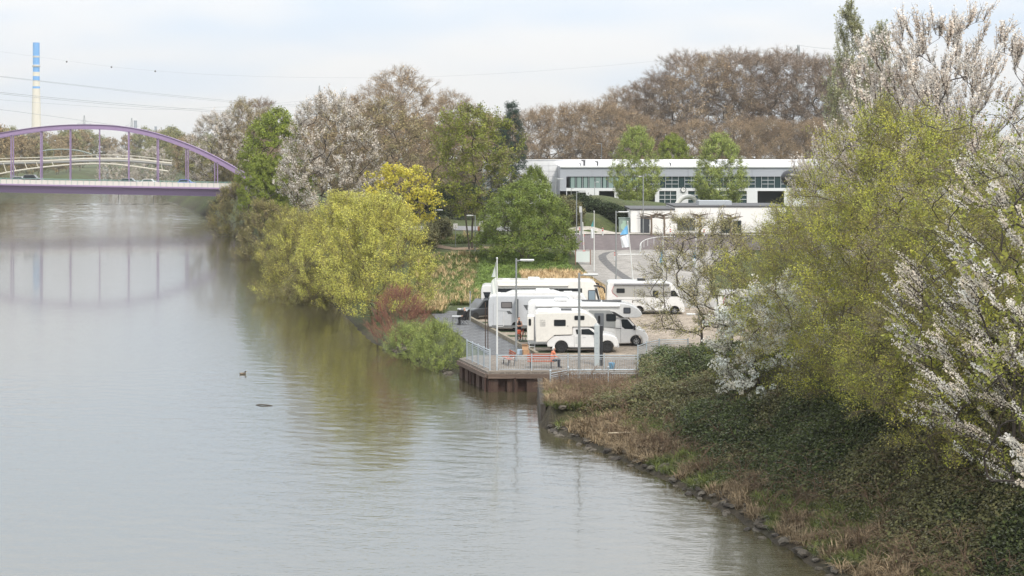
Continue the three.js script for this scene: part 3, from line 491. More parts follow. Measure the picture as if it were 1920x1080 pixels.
put('cherryTop', 'blossom_tree', 'tall white blossoming tree at the upper right corner against the sky', X(1765, 72), 72, [1, 1.02, 1], .6);
put('cherryTop', 'blossom_tree', 'white blossoming tree below the poplars, left of the yellow green willow', X(1605, 80), 80, [.66, .80, .66], 2.6);
put('willow', 'willow_tree', 'yellow green willow on the foreground bank, largest tree at the right', X(1700, 60), 60, [1, 1, 1], .9);
put('thicket', 'thicket_tree', 'olive brown twisted tree on the bank below and left of the willow', X(1600, 66), 66, [1.05, .95, 1.05], .2);
put('thicket', 'thicket_tree', 'olive thicket tree behind the near white cherry', X(1800, 54), 54, [1.1, 1.05, 1.1], 2.2);
put('thicket', 'thicket_tree', 'olive leafed tree between the white shrub and the small spreading tree', X(1478, 82), 82, [.8, .9, .8], 4.2);
put('airy', 'airy_tree', 'dark limbed tree with sparse new leaves at the right edge', X(1895, 50), 50, 1, 1.0);
put('blackthorn', 'blackthorn_shrub', 'white flowering shrub above the ivy, beside the thin young tree', X(1442, 73), 73, [1.15, 1.15, 1.15], .4, undefined, 0, 'shrub');
put('blackthorn', 'blackthorn_shrub', 'pale flowering shrub half hidden in the olive thicket', X(1530, 78), 78, [1, 1.25, 1], 2.4, undefined, 0, 'shrub');
put('cherryNear', 'cherry_tree', 'nearest white cherry in full blossom at the right edge', 18.8, 46.5, 1, .3);
for (const [p, d, k, s, l] of [[1580, 118, 'willow', 1.05, 'green tree beyond the thicket, under the blossoming tree'], [1700, 120, 'willow', 1.1, 'green tree hidden behind the largest willow'], [1830, 120, 'willow', 1.2, 'green tree far behind the near cherry']])
  put(k, 'bank_tree', l, X(p, d), d, s, p, 'trees behind the foreground thicket');

// ------------------------------------------------------------ foreground bank: ivy, brambles, dead grass, stones
function scatter(name, variants, list, mat, label, cat) { // list: [x, y, z, scale, turn, tilt, tint]
  variants.forEach((geo, k) => {
    const L = list.filter((_, i) => i % variants.length === k); const im = new THREE.InstancedMesh(geo, mat, L.length); im.name = numbered(name); im.userData = { kind: 'stuff', label, category: cat };
    const e = new THREE.Euler(); L.forEach((s, i) => { e.set(s[5] ?? 0, s[4], s[7] ?? 0, 'YXZ'); _m.compose(V(s[0], s[1], s[2]), _q.setFromEuler(e), V(s[3], s[3] * (s[8] ?? 1), s[3])); im.setMatrixAt(i, _m); const c = s[6]; im.setColorAt(i, Array.isArray(c) ? lin(...c) : lin(c, c, c)); });
    im.castShadow = im.receiveShadow = true; scene.add(im); nInst += L.length;
  });
}
function leafClump(seed, n, rad, size, c1, c2, flat = .5) {
  const R = rng(seed), t = new Tris();
  for (let k = 0; k < n; k++) {
    const a = R() * 6.283, r = rad * Math.sqrt(R()), c = [Math.cos(a) * r, (R() - .3) * rad * flat, Math.sin(a) * r], s = size * (.6 + .8 * R());
    const n0 = V((R() - .5) * 1.4, .6 + R() * .6, (R() - .5) * 1.4).normalize(), d = V(Math.cos(a) + (R() - .5), (R() - .5), Math.sin(a) + (R() - .5)); d.addScaledVector(n0, -d.dot(n0)).normalize(); const w = V().crossVectors(d, n0), col = mixc(c1, c2, R());
    t.quad(c, [c[0] + d.x * s * .4 + w.x * s * .5, c[1] + d.y * s * .4 + w.y * s * .5, c[2] + d.z * s * .4 + w.z * s * .5], [c[0] + d.x * s, c[1] + d.y * s - s * .15, c[2] + d.z * s], [c[0] + d.x * s * .4 - w.x * s * .5, c[1] + d.y * s * .4 - w.y * s * .5, c[2] + d.z * s * .4 - w.z * s * .5], [n0.x, n0.y, n0.z], col);
  }
  return t.geo();
}
function tuft(seed, n, h, spread, w, c1, c2, bend = .5) {
  const R = rng(seed), t = new Tris();
  for (let k = 0; k < n; k++) {
    const a = R() * 6.283, l = h * (.5 + .7 * R()), s = spread * R(), b = bend * (.3 + R()), ca = Math.cos(a), sa = Math.sin(a), col = mixc(c1, c2, R());
    const p = [[ca * s * .4, -.05, sa * s * .4], [ca * (s * .6 + b * l * .25), l * .6, sa * (s * .6 + b * l * .25)], [ca * (s + b * l * .8), l * (1 - b * .3), sa * (s + b * l * .8)]];
    const wx = -sa * w, wz = ca * w, nn = [-ca * .6, .8, -sa * .6];
    t.quad([p[0][0] - wx, p[0][1], p[0][2] - wz], [p[0][0] + wx, p[0][1], p[0][2] + wz], [p[1][0] + wx * .8, p[1][1], p[1][2] + wz * .8], [p[1][0] - wx * .8, p[1][1], p[1][2] - wz * .8], nn, col);
    t.quad([p[1][0] - wx * .8, p[1][1], p[1][2] - wz * .8], [p[1][0] + wx * .8, p[1][1], p[1][2] + wz * .8], [p[2][0] + wx * .1, p[2][1], p[2][2] + wz * .1], [p[2][0] - wx * .1, p[2][1], p[2][2] - wz * .1], nn, col);
  }
  return t.geo();
}
function cane(seed, col) { const R = rng(seed), t = new Tris(); for (let k = 0; k < 5; k++) { const a = R() * 6.283, L = .6 + .9 * R(), h = .5 + .7 * R(), pts = []; for (let i = 0; i <= 6; i++) { const s = i / 6; pts.push([Math.cos(a) * L * s + (R() - .5) * .1, h * 4 * s * (1 - s * .85) * .55, Math.sin(a) * L * s + (R() - .5) * .1]); } t.tube(pts, pts.map((_, i) => .012 * (1 - i * .11)), 3, mixc(col, [.10, .07, .045], R())); } return t.geo(); }
{
  const R = rng(2024), ivy = [], bramble = [], dead = [], green = [], canes = [];
  const lumpH = (x, d) => 1.5 * Math.pow(fbm(x * .42, d * .3, 71, 3), 1.3) * 1.3;
  const IL = [1, 2, 3, 4].map(k => leafClump(300 + k, 30, .3, .075, [.048, .066, .022], [.12, .15, .046], .8));
  const BL = [1, 2, 3].map(k => leafClump(320 + k, 24, .34, .065, [.11, .115, .045], [.20, .19, .08], .9));
  for (let k = 0; k < 74000 && ivy.length < 47000; k++) {
    const d = 36 + 64 * Math.pow(R(), .8), sx = shoreX(Math.min(d, 89)), x = sx + (d * .3556 + 3 - sx) * R(), s = shoreDist(x, d), n = fbm(x * .3, d * .3, 41, 3);
    const start = lerp(2.7, 2.0, sstep(60, 85, d)) + (n - .5) * 4.5;
    if (s < 1 || s < start + (R() - .5) * 1.2) continue;
    if (d > 89.5 && x < 8.5) continue; if (d > 96 && (x < 10 || R() < .7)) continue;
    const g = ground(x, d), l = lumpH(x, d) * sstep(start, start + 2.2, s) * (d > 90 ? .7 : 1) * (d > 80 && x < 8 ? .35 : 1), kind = fbm(x * .22 + 9, d * .22, 47, 3);
    const y = g + l * (.55 + .55 * R()) - .05, v = .65 + .7 * R();
    const e = [x, y, -d, .8 + .8 * R(), R() * 6.28, (R() - .5) * .9, [v, v * (1 + .1 * (R() - .5)), v], (R() - .5) * .9];
    if (kind > .49 + .08 * R() || (d > 78 && x < sx + 7 && R() < .5)) bramble.push(e); else ivy.push(e);
  }
  scatter('ivy', IL, ivy, LEAF, 'dark green ivy covering the foreground bank', 'ivy');
  scatter('bramble', BL, bramble, LEAF, 'lighter green bramble patches in the ivy of the bank', 'bramble');
  for (let k = 0; k < 9000; k++) { // strip along the water, dead stalks and new grass in patches
    const d = 42 + 50 * R(), sx = shoreX(Math.min(d, 89)), x = sx + 6.5 * Math.pow(R(), .9), s = shoreDist(x, d); if (s < .25 || (d > 80 && x < 1.9)) continue;
    const n = fbm(x * .55, d * .55, 83, 3), y = ground(x, d) - .02, v = .6 + .7 * R(), e = [x, y, -d, .7 + .7 * R(), R() * 6.28, (R() - .5) * .7, v, (R() - .5) * .7];
    (n > .53 ? green : dead).push(e);
  }
  for (let k = 0; k < 1500; k++) { // brown canes, thick at the point by the quay
    const tip = k < 600, d = tip ? 80 + 11 * R() : 44 + 46 * R(), sx = shoreX(Math.min(d, 89)), x = tip ? 1.9 + 6 * R() : sx + 1 + 9 * R(); if (shoreDist(x, d) < .3) continue;
    canes.push([x, ground(x, d) + (tip ? .15 * R() : lumpH(x, d) * R() * .8), -d, tip ? .35 + .5 * R() : .5 + .6 * R(), R() * 6.28, (R() - .5) * .5, .7 + .7 * R(), (R() - .5) * .5]);
  }
  scatter('dead_grass', [1, 2, 3].map(k => tuft(340 + k, 16, .42, .3, .013, [.22, .165, .10], [.36, .275, .17], 1)), dead, TWIG, 'dead straw grass along the foreground waterline', 'grass');
  scatter('green_grass', [1, 2].map(k => tuft(350 + k, 18, .3, .25, .014, [.13, .16, .04], [.22, .25, .07], .8)), green, LEAF, 'fresh green grass patches on the foreground bank', 'grass');
  scatter('bramble_canes', [1, 2, 3].map(k => cane(360 + k, [.20, .13, .085])), canes, TWIG, 'tangled brown bramble canes on the foreground bank', 'brambles');
  // meadow between the quay and the hall
  const tall = [], mead = [], fresh = [];
  for (let k = 0; k < 60000 && mead.length + tall.length + fresh.length < 24000; k++) {
    const d = 126 + 70 * Math.pow(R(), 1.3), p = 780 + 420 * R(), x = X(p, d), s = shoreDist(x, d); if (s < 1.2) continue;
    if (x > roadL(d) - .8) continue; if (d < 133 && x > -6) continue; if (d > 176 && d < 187) continue;
    const n = fbm(x * .2, d * .12, 91, 3), v = .7 + .6 * R(), e = [x, ground(x, d) - .03, -d, .7 + .7 * R(), R() * 6.28, (R() - .5) * .4, v, (R() - .5) * .4];
    const strawy = x > roadL(d) - 6.5 - 3 * n && d < 160 ? .85 : x < -4 && d < 134 ? .12 : x > -4 && d > 144 ? 0 : .05;
    if (R() < strawy * (.5 + n)) { e[3] *= .75; tall.push(e); } else if (x > -4 && d > 142) fresh.push(e); else mead.push(e);
  }
  scatter('reed_grass', [1, 2, 3].map(k => tuft(370 + k, 16, .95, .35, .02, [.38, .27, .14], [.56, .42, .24], .5)), tall, TWIG, 'tall straw coloured dry grass behind the parked motorhomes', 'grass');
  scatter('meadow_grass', [1, 2].map(k => tuft(380 + k, 16, .34, .5, .024, [.115, .16, .03], [.20, .24, .065], .9)), mead, LEAF, 'rough olive meadow grass on the slope above the willows', 'grass');
  scatter('lawn_grass', [1, 2].map(k => tuft(390 + k, 16, .28, .5, .024, [.125, .20, .035], [.21, .29, .06], .9)), fresh, LEAF, 'mown green grass around the large round bush', 'grass');
}
function roadL(d) { return lerp(7.0, 7.4, clamp((d - 128) / 50)) + (d > 134 ? (1 - clamp((d - 134) / 34)) * 4.6 : 4.6 + (134 - d) * .3); }
{ // stones of the waterline, each its own
  const R = rng(77), forms = [0, 1, 2, 3].map(k => { const g = new THREE.IcosahedronGeometry(.5, 1), p = g.attributes.position, r2 = rng(900 + k), m = {}; for (let i = 0; i < p.count; i++) { const key = [p.getX(i), p.getY(i), p.getZ(i)].map(v => v.toFixed(2)).join(); m[key] ??= .72 + .5 * r2(); p.setXYZ(i, p.getX(i) * m[key] * 1.25, p.getY(i) * m[key] * .62, p.getZ(i) * m[key]); } g.computeVertexNormals(); return g; });
  const ms = [[.16, .135, .105], [.21, .185, .15], [.115, .10, .085]].map(c => MAT(lin(...c), .95, { map: GRAIN2 }));
  const bank = new THREE.Group(); bank.name = 'stone_edge'; bank.userData.kind = 'structure'; scene.add(bank);
  const along = [[8, 160], [16, 50]];
  for (let k = 0; k < 230; k++) {
    const near = k < 165; let x, d; if (near) { d = 46 + 35 * R(); x = shoreX(d) + (R() - .3) * 1.3; if (R() < .3) continue; } else { const t = R(); d = lerp(99, 112, t); x = lerp(-3.8, -9.4, t) + (R() - .3) * 1.6; }
    const m = part('rock', forms[k % 4], ms[Math.floor(R() * 3)], bank), s = .22 + .34 * R() * R(); m.scale.set(s * 1.3, s, s); m.position.set(x, Math.max(-.02, ground(x, d)) + .03, -d); m.rotation.set((R() - .5) * .5, R() * 6.28, (R() - .5) * .5);
  }
}
console.log('instances', nInst);
// ------------------------------------------------------------ paved surfaces
const CONC = MAT(lin(.41, .385, .355), .9, { map: rep(GRAIN, .35), bumpMap: GRAIN, bumpScale: .004 });
const GRAVEL_B = MAT(lin(.56, .47, .375), 1, { map: rep(GRAIN2, .8), bumpMap: rep(GRAIN2, .8), bumpScale: .015 });
const GRAVEL_G = MAT(lin(.255, .265, .28), 1, { map: rep(GRAIN2, 1.1), bumpMap: rep(GRAIN2, 1.1), bumpScale: .02 });
const PURPLE_ASPH = MAT(lin(.20, .165, .165), .95, { map: rep(GRAIN, .6) });
const PALE = MAT(lin(.58, .54, .48), .95, { map: rep(GRAIN, .5) });
struct('car_park', strip([[1.9, 99.6], [-3.7, 122], [-3.9, 131]], [[34, 99.6], [34, 122], [34, 131]], 40, 30, .035, .5), GRAVEL_B);
struct('gravel_path', strip([[-1.4, 99.4], [-6.3, 121], [-7.4, 128]], [[1.6, 99.4], [-3.75, 121.6], [-4.2, 128]], 24, 5, .035, .5), GRAVEL_G);
struct('road', strip([[11.8, 130.6], [11.6, 134], [11, 140], [9.9, 150], [8.6, 160], [7.7, 170], [7.6, 181]], [[19, 130.6], [19, 134], [19.5, 140], [20.5, 150], [22, 160], [24, 170], [30, 181]], 44, 16, .05, .5), CONC);
struct('street', strip([[7.0, 180.6], [3, 196]], [[70, 180.6], [70, 196]], 12, 40, .056, .5), PURPLE_ASPH);
struct('sidewalk', strip([[5.5, 195.9], [4.5, 199]], [[70, 195.9], [70, 199]], 4, 40, .15, .5), PALE);
struct('sandy_path', strip([[X(790, 186), 186], [X(850, 180), 180], [X(930, 180), 180], [X(965, 181), 181]], [[X(790, 190), 190], [X(850, 182.6), 182.6], [X(930, 183.2), 183.2], [X(965, 184), 184]], 40, 4, .07, .5), MAT(lin(.55, .40, .27), 1, { map: rep(GRAIN2, .6) }));
struct('back_street', strip([[-30, 205], [8, 205]], [[-30, 216], [8, 216]], 30, 8, .07, .5), MAT(lin(.30, .295, .30), .95, { map: rep(GRAIN, .6) }));
{ // band of dark setts curving across the road, and a painted line
  const c = [[1160, 180], [1138, 178.5], [1128, 175.5], [1130, 172], [1142, 167], [1162, 160.5], [1184, 153.5], [1204, 147]].map(([p, d]) => [X(p, d), d]);
  struct('sett_band', strip(c.map(([x, d]) => [x - .45, d - .3]), c.map(([x, d]) => [x + .55, d + .3]), 40, 2, .058, .6), MAT(lin(.22, .215, .215), .95, { map: rep(GRAIN2, 1) }));
  struct('road_marking', strip([[X(1158, 176.5), 176.5], [X(1160, 177.3), 177.3]], [[X(1215, 176.5), 176.5], [X(1217, 177.3), 177.3]], 2, 8, .062, .5), MAT(lin(.78, .77, .74), .8, { map: GRAIN }));
  // grassed parking strips beside the timber edge
  const gm = MAT(lin(.075, .11, .045), 1, { map: rep(GRAIN2, .9) });
  for (let k = 0; k < 7; k++) { const d = 101.2 + k * 2.9, x = lerp(1.9, -3.7, (d - 99.6) / 22.4); struct(k ? 'grass_strip_00' + k : 'grass_strip', strip([[x + .25, d], [x - .1, d + 1.2]], [[x + 4.0, d], [x + 3.7, d + 1.2]], 3, 8, .045, .5), gm); }
}
{ // timber edge between gravel path and car park
  const g = thing('timber_edge', 'weathered timber beam edging between gravel path and car park', 'edging', [0, 0, 0]); const wood = MAT(lin(.36, .32, .25), .9, { map: GRAIN });
  for (let k = 0; k < 8; k++) { const a = k / 8, b = (k + .96) / 8, P = t => V(lerp(1.72, -3.75, t), 1.36, -lerp(99.6, 122, t)); part('beam', bar(P(a), P(b), .24, .34), wood, g); }
}
// ------------------------------------------------------------ quay with sheet piling
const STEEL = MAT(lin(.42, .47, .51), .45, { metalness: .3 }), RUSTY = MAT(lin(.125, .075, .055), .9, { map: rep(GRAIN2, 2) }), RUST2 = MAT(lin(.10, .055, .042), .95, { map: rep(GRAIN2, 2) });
{
  const q = thing('quay', 'concrete quay platform on rusty brown sheet piles', 'quay');
  const top = [[-1.55, 92.2], [16, 92.2], [16, 99.8], [-2.6, 99.8], [-3.6, 98.2]];
  const sl = new THREE.Shape(top.map(p => new THREE.Vector2(p[0], p[1])));
  part('deck', new THREE.ExtrudeGeometry(sl, { depth: .12, bevelEnabled: false }).rotateX(-Math.PI / 2).translate(0, 1.16, 0), MAT(lin(.36, .315, .27), .95, { map: rep(GRAIN2, .6) }), q);
  const beamM = MAT(lin(.235, .17, .135), .9, { map: rep(GRAIN2, 1) });
  const edge = [[-3.6, 98.2], [-1.55, 92.2], [16, 92.2]];
  for (let e = 0; e < 2; e++) part('edge_beam', bar(V(edge[e][0], 1.02, -edge[e][1]), V(edge[e + 1][0], 1.02, -edge[e + 1][1]), .36, .27), beamM, q);
  part('kerb', bar(V(-1.5, 1.30, -92.36), V(16, 1.30, -92.36), .3, .05), MAT(lin(.40, .34, .28), .9, { map: GRAIN2 }), q);
  for (let e = 0; e < 2; e++) {
    const a = edge[e], b = edge[e + 1], L = Math.hypot(b[0] - a[0], b[1] - a[1]), n = Math.floor(L / .62), ux = (b[0] - a[0]) / L, ud = (b[1] - a[1]) / L, nx = -ud, nd = ux; // inward
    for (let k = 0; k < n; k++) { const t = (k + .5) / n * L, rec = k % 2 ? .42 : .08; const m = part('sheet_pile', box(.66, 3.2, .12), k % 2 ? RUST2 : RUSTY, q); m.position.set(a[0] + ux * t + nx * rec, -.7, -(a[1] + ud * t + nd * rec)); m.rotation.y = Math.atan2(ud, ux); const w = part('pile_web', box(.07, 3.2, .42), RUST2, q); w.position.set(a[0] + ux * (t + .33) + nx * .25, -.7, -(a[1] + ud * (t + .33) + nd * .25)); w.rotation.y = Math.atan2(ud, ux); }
  }
  for (const [x, d] of [[-1.72, 92.1], [.2, 92.0], [-2.75, 95.4]]) part('mooring_post', rod(V(x, -1, -d), V(x, .95, -d), .07, .07, 8), RUST2, q);
}
{ // wall holding the point of land
  const w = thing('retaining_wall', 'dark retaining wall at the overgrown point of land', 'wall');
  const m = MAT(lin(.10, .085, .07), .95, { map: rep(GRAIN2, 1.3) });
  part('wall_side', box(.3, 2.9, 9.4, 1.75, -.25, -85.6), m, w); part('wall_end', box(5, 2.9, .3, 4.4, -.6, -90.35), m, w);
}
function railing(label, pts, y, h, cat = 'railing', balls = false, doubleRail = true) {
  const g = thing('railing', label, cat); const bars = [];
  for (let k = 0; k < pts.length; k++) { const [x, d] = pts[k]; part('post', [box(.08, h + .1, .08, x, y + h / 2 + .05, -d), ...(balls ? [new THREE.SphereGeometry(.07, 10, 8).translate(x, y + h + .16, -d)] : [])], STEEL, g); }
  for (let k = 0; k + 1 < pts.length; k++) {
    const a = pts[k], b = pts[k + 1], L = Math.hypot(b[0] - a[0], b[1] - a[1]), P = (t, yy) => V(lerp(a[0], b[0], t), y + yy, -lerp(a[1], b[1], t));
    part('top_rail', rod(P(.02, h), P(.98, h), .028, .028, 6), STEEL, g);
    if (doubleRail) part('second_rail', rod(P(.02, h - .14), P(.98, h - .14), .02, .02, 6), STEEL, g);
    part('bottom_rail', rod(P(.06, .12), P(.94, .12), .018, .018, 6), STEEL, g); part('panel_rail', rod(P(.06, h - .24), P(.94, h - .24), .018, .018, 6), STEEL, g);
    const n = Math.round(L / .125); for (let i = 0; i <= n; i++) { const t = .06 + .88 * i / n; part('bar', bar(P(t, .12), P(t, h - .24), .014, .014), STEEL, g); }
  }
  return g;
}
railing('grey metal railing along the front edge of the quay', [932, 997, 1065, 1133, 1196].map(p => [X(p, 92.6), 92.6]), 1.27, 1.02);
railing('grey metal railing along the left side of the quay, beside the green bush', [[-1.42, 92.9], [-1.83, 94.1], [-2.24, 95.3], [-2.65, 96.5], [-3.06, 97.7]], 1.27, 1.3, 'railing', false, true);
railing('grey railing with ball capped posts on the overgrown point in front of the quay', [[2.35, 88.2], [3.5, 89.6], [6, 89.7], [8.5, 89.7]], .8, 1.0, 'railing', true);
railing('grey railing climbing right behind the ivy beside the car park', [[X(1196, 95.2), 95.2], [X(1212, 97), 97], [X(1236, 98.4), 98.4], [X(1290, 98.6), 98.6]], 1.27, 1.25);
// ------------------------------------------------------------ purple arch bridge
{
  const PUR = MAT(lin(.31, .22, .375), .6, { map: rep(GRIME, .3) }), WHT = MAT(lin(.66, .62, .58), .85, { map: rep(GRIME, .3) }), GRN = MAT(lin(.22, .36, .33), .5), AS = MAT(lin(.12, .12, .12), .95);
  const D = 338, b = thing('arch_bridge', 'purple steel arch bridge with white parapet crossing the canal', 'bridge');
  const top = [[-310, 362], [-230, 322], [-150, 286], [-75, 264], [0, 250], [75, 238.5], [150, 234], [230, 237.5], [300, 252], [380, 282], [458, 324], [478, 337]];
  const crv = new THREE.CatmullRomCurve3(top.map(([p, y]) => V(X(p, D), Y(y, D), 0)));
  const pts = crv.getPoints(70), rib = (dx, z) => { const g = []; for (let i = 0; i + 1 < pts.length; i++) { g.push(bar(V(pts[i].x + dx, pts[i].y - .47, z), V(pts[i + 1].x + dx, pts[i + 1].y - .47, z), .8, 0.95)); g.push(bar(V(pts[i].x + dx, pts[i].y + .06, z), V(pts[i + 1].x + dx, pts[i + 1].y + .06, z), 1.25, .1)); } return g; };
  const BK = 8.5, bx = (190 - 960) / F * BK;
  part('arch_rib', rib(0, -D), PUR, b); part('arch_rib', rib(bx, -D - BK), PUR, b);
  const yAt = x => { for (let i = 0; i + 1 < pts.length; i++) if (pts[i].x <= x && pts[i + 1].x >= x) return lerp(pts[i].y, pts[i + 1].y, (x - pts[i].x) / (pts[i + 1].x - pts[i].x)); return 7; };
  const deckY = p => Y(lerp(344.5, 352.5, clamp(p / 440, -1, 1.3)), D);
  for (let k = -3; k < 8; k++) { const p = 21 + 55.3 * k, x = X(p, D), y0 = deckY(p); for (const [dx, z] of [[0, -D], [bx, -D - BK]]) { part('hanger', [box(.16, yAt(x) - y0 - .6, .5, x + dx, (yAt(x) + y0 - .6) / 2, z)], PUR, b); part('hanger_foot', extrude([[-.55, 0], [.55, 0], [.1, 1.1], [-.1, 1.1]], .6).translate(x + dx, y0 - .1, z + .1), PUR, b); } }
  const seg = (p0, p1, dy0, dy1, z, w, m, name) => { const a = deckY(p0), c = deckY(p1); const ym = (dy0 + dy1) / 2; part(name, bar(V(X(p0, D), a + ym, z), V(X(p1, D), c + ym, z), w, dy1 - dy0), m, b); };
  for (let k = -4; k < 8; k++) { const p0 = 49 + 55.3 * k - 55.3, p1 = p0 + 55; seg(p0, p1, .05, 1.08, -D + 1.2, .22, WHT, 'parapet_panel'); seg(p0, p1, 1.36, 1.44, -D + 1.2, .1, GRN, 'handrail'); for (let i = 0; i < 5; i++) seg(p0 + i * 11, p0 + i * 11 + .5, 0, 1.42, -D + 1.4, .05, GRN, 'rail_post'); seg(p0, p1, .9, 1.0, -D - BK - 1.4, .1, GRN, 'far_handrail'); }
  seg(-300, 475, -.3, .05, -D + 1.3, .5, PUR, 'edge_beam'); seg(-300, 475, -1.95, -.3, -D - .5, .4, PUR, 'girder'); seg(-300, 475, -2.03, -1.95, -D - .5, .8, PUR, 'girder_flange'); seg(-300, 475, -1.95, -.55, -D - BK + .5, .4, PUR, 'girder');
  part('deck', (() => { const a = deckY(-300), c = deckY(475); return bar(V(X(-300, D), a + .0, -D - BK / 2), V(X(475, D), c + .0, -D - BK / 2), BK + 2, .5); })(), AS, b);
  part('abutment', box(9, 9, 14, X(452, D) + 4, 2.2, -D - 4), MAT(lin(.33, .30, .28), .95, { map: GRAIN2 }), b);
  // cars on the bridge
  const carOn = (p, name, label, col, len, hgt, cat = 'car', lane = 3.2) => { const z = -D - lane, x = X(p, D + lane); makeCar(name, label, cat, [x, deckY(p) + .27, z], 0, col, len, hgt, 'cars crossing the purple bridge'); };
  carOn(38, 'passing_car', 'grey car at the left on the purple bridge, behind a dark van', [.25, .25, .27], 4.2, 1.45);
  carOn(61, 'passing_van', 'dark van second from the left on the purple bridge', [.05, .05, .055], 4.8, 1.95);
  carOn(244, 'passing_car', 'dark grey car in the middle of the purple bridge', [.10, .115, .125], 4.7, 1.5);
  carOn(281, 'passing_car', 'white car right of the dark grey one on the purple bridge', [.6, .6, .58], 4.2, 1.45);
  carOn(350, 'passing_car', 'blue car near the right end of the purple bridge', [.04, .12, .42], 4.3, 1.5);
}
function makeCar(name, label, cat, pos, turn, col, len, h, group) {
  const g = thing(name, label, cat, pos, turn, group), paint = new THREE.MeshPhysicalMaterial({ color: lin(...col), roughness: .4, clearcoat: 1, clearcoatRoughness: .08 }), glass = MAT(lin(.02, .025, .03), .08), tyre = MAT(lin(.02, .02, .02), .9), L = len / 2, b = h * .58;
  part('body', extrude([[-L, .3], [-L, b * .9], [-L + .15, b], [L - .9, b], [L - .15, b * .86], [L, b * .6], [L, .28]], 1.75, .12), paint, g);
  part('cabin', extrude([[-L + .25, b - .05], [-L + .6, h - .05], [-L + .9, h], [L * .22, h], [L * .3 + .55, b - .05]], 1.5, .1), paint, g);
  for (const s of [-1, 1]) part('side_window', extrude([[-L + .5, b + .03], [-L + .78, h - .12], [L * .2, h - .12], [L * .28 + .35, b + .03]], .03).translate(0, 0, s * .755), glass, g);
  for (const s of [-1, 1]) for (const x of [-L + .85, L - .85]) part('wheel', new THREE.CylinderGeometry(.32, .32, .2, 14).rotateX(Math.PI / 2).translate(x, .32, s * .8), tyre, g);
  return g;
}
{ // white curved footbridge and a grey arch farther off
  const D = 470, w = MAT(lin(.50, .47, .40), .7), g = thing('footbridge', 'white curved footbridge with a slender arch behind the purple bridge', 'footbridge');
  const curve = (P, z) => new THREE.CatmullRomCurve3(P.map(([p, y]) => V(X(p, D), Y(y, D), z)));
  part('lower_arch', new THREE.TubeGeometry(curve([[-40, 337], [0, 326], [76, 314], [162, 307], [214, 308], [315, 321]], -D), 50, .3, 6), w, g);
  part('deck', new THREE.TubeGeometry(curve([[-40, 306], [0, 303.5], [100, 301], [183, 297.5], [250, 299], [322, 306.5]], -D), 50, .36, 6), w, g);
  part('deck_shade_tube', new THREE.TubeGeometry(curve([[-40, 309], [0, 307], [100, 304], [183, 301.5], [250, 303], [320, 309.5]], -D - 2), 50, .45, 6), MAT(lin(.34, .34, .34), .8), g);  // grey tube added below the deck, its shade put into the colour
  part('handrail', new THREE.TubeGeometry(curve([[-40, 299], [0, 297.4], [110, 294], [183, 290.6], [250, 292.5], [322, 301]], -D), 50, .14, 6), w, g);
  const A = curve([[-40, 337], [0, 326], [76, 314], [162, 307], [214, 308], [315, 321]], -D), B = curve([[-40, 306], [0, 303.5], [100, 301], [183, 297.5], [250, 299], [322, 306.5]], -D);
  for (const t of [.05, .1, .15, .2, .26, .32, .4, .97]) part('strut', rod(A.getPointAt(t), B.getPointAt(Math.max(.01, t - .025)), .17, .17, 5), w, g);
  const C = curve([[-40, 299], [0, 297.4], [110, 294], [183, 290.6], [250, 292.5], [322, 301]], -D); for (let k = 0; k <= 24; k++) part('rail_post', rod(B.getPointAt(k / 24), C.getPointAt(k / 24), .05, .05, 4), w, g);
  const E = 640, gm = MAT(lin(.25, .29, .27), .7), h = thing('far_arch_bridge', 'small grey green arch bridge farthest away up the canal', 'bridge');
  const Q = (p, y) => V(X(p, E), Y(y, E), -E); const arc = new THREE.CatmullRomCurve3([Q(58, 288), Q(85, 282), Q(116, 280), Q(145, 282), Q(172, 289)]);
  part('arch_rib', new THREE.TubeGeometry(arc, 30, .3, 5), gm, h); part('deck', bar(Q(20, 296), Q(200, 297), .8, .5), gm, h); for (let k = 1; k < 8; k++) { const a = arc.getPointAt(k / 8); part('hanger', rod(a, V(a.x, Y(296, E), -E), .07, .07, 4), gm, h); }
  part('pier', box(2, 9, 2, X(24, E), 4, -E), gm, h); part('pier', box(2, 9, 2, X(198, E), 4, -E), gm, h);
}
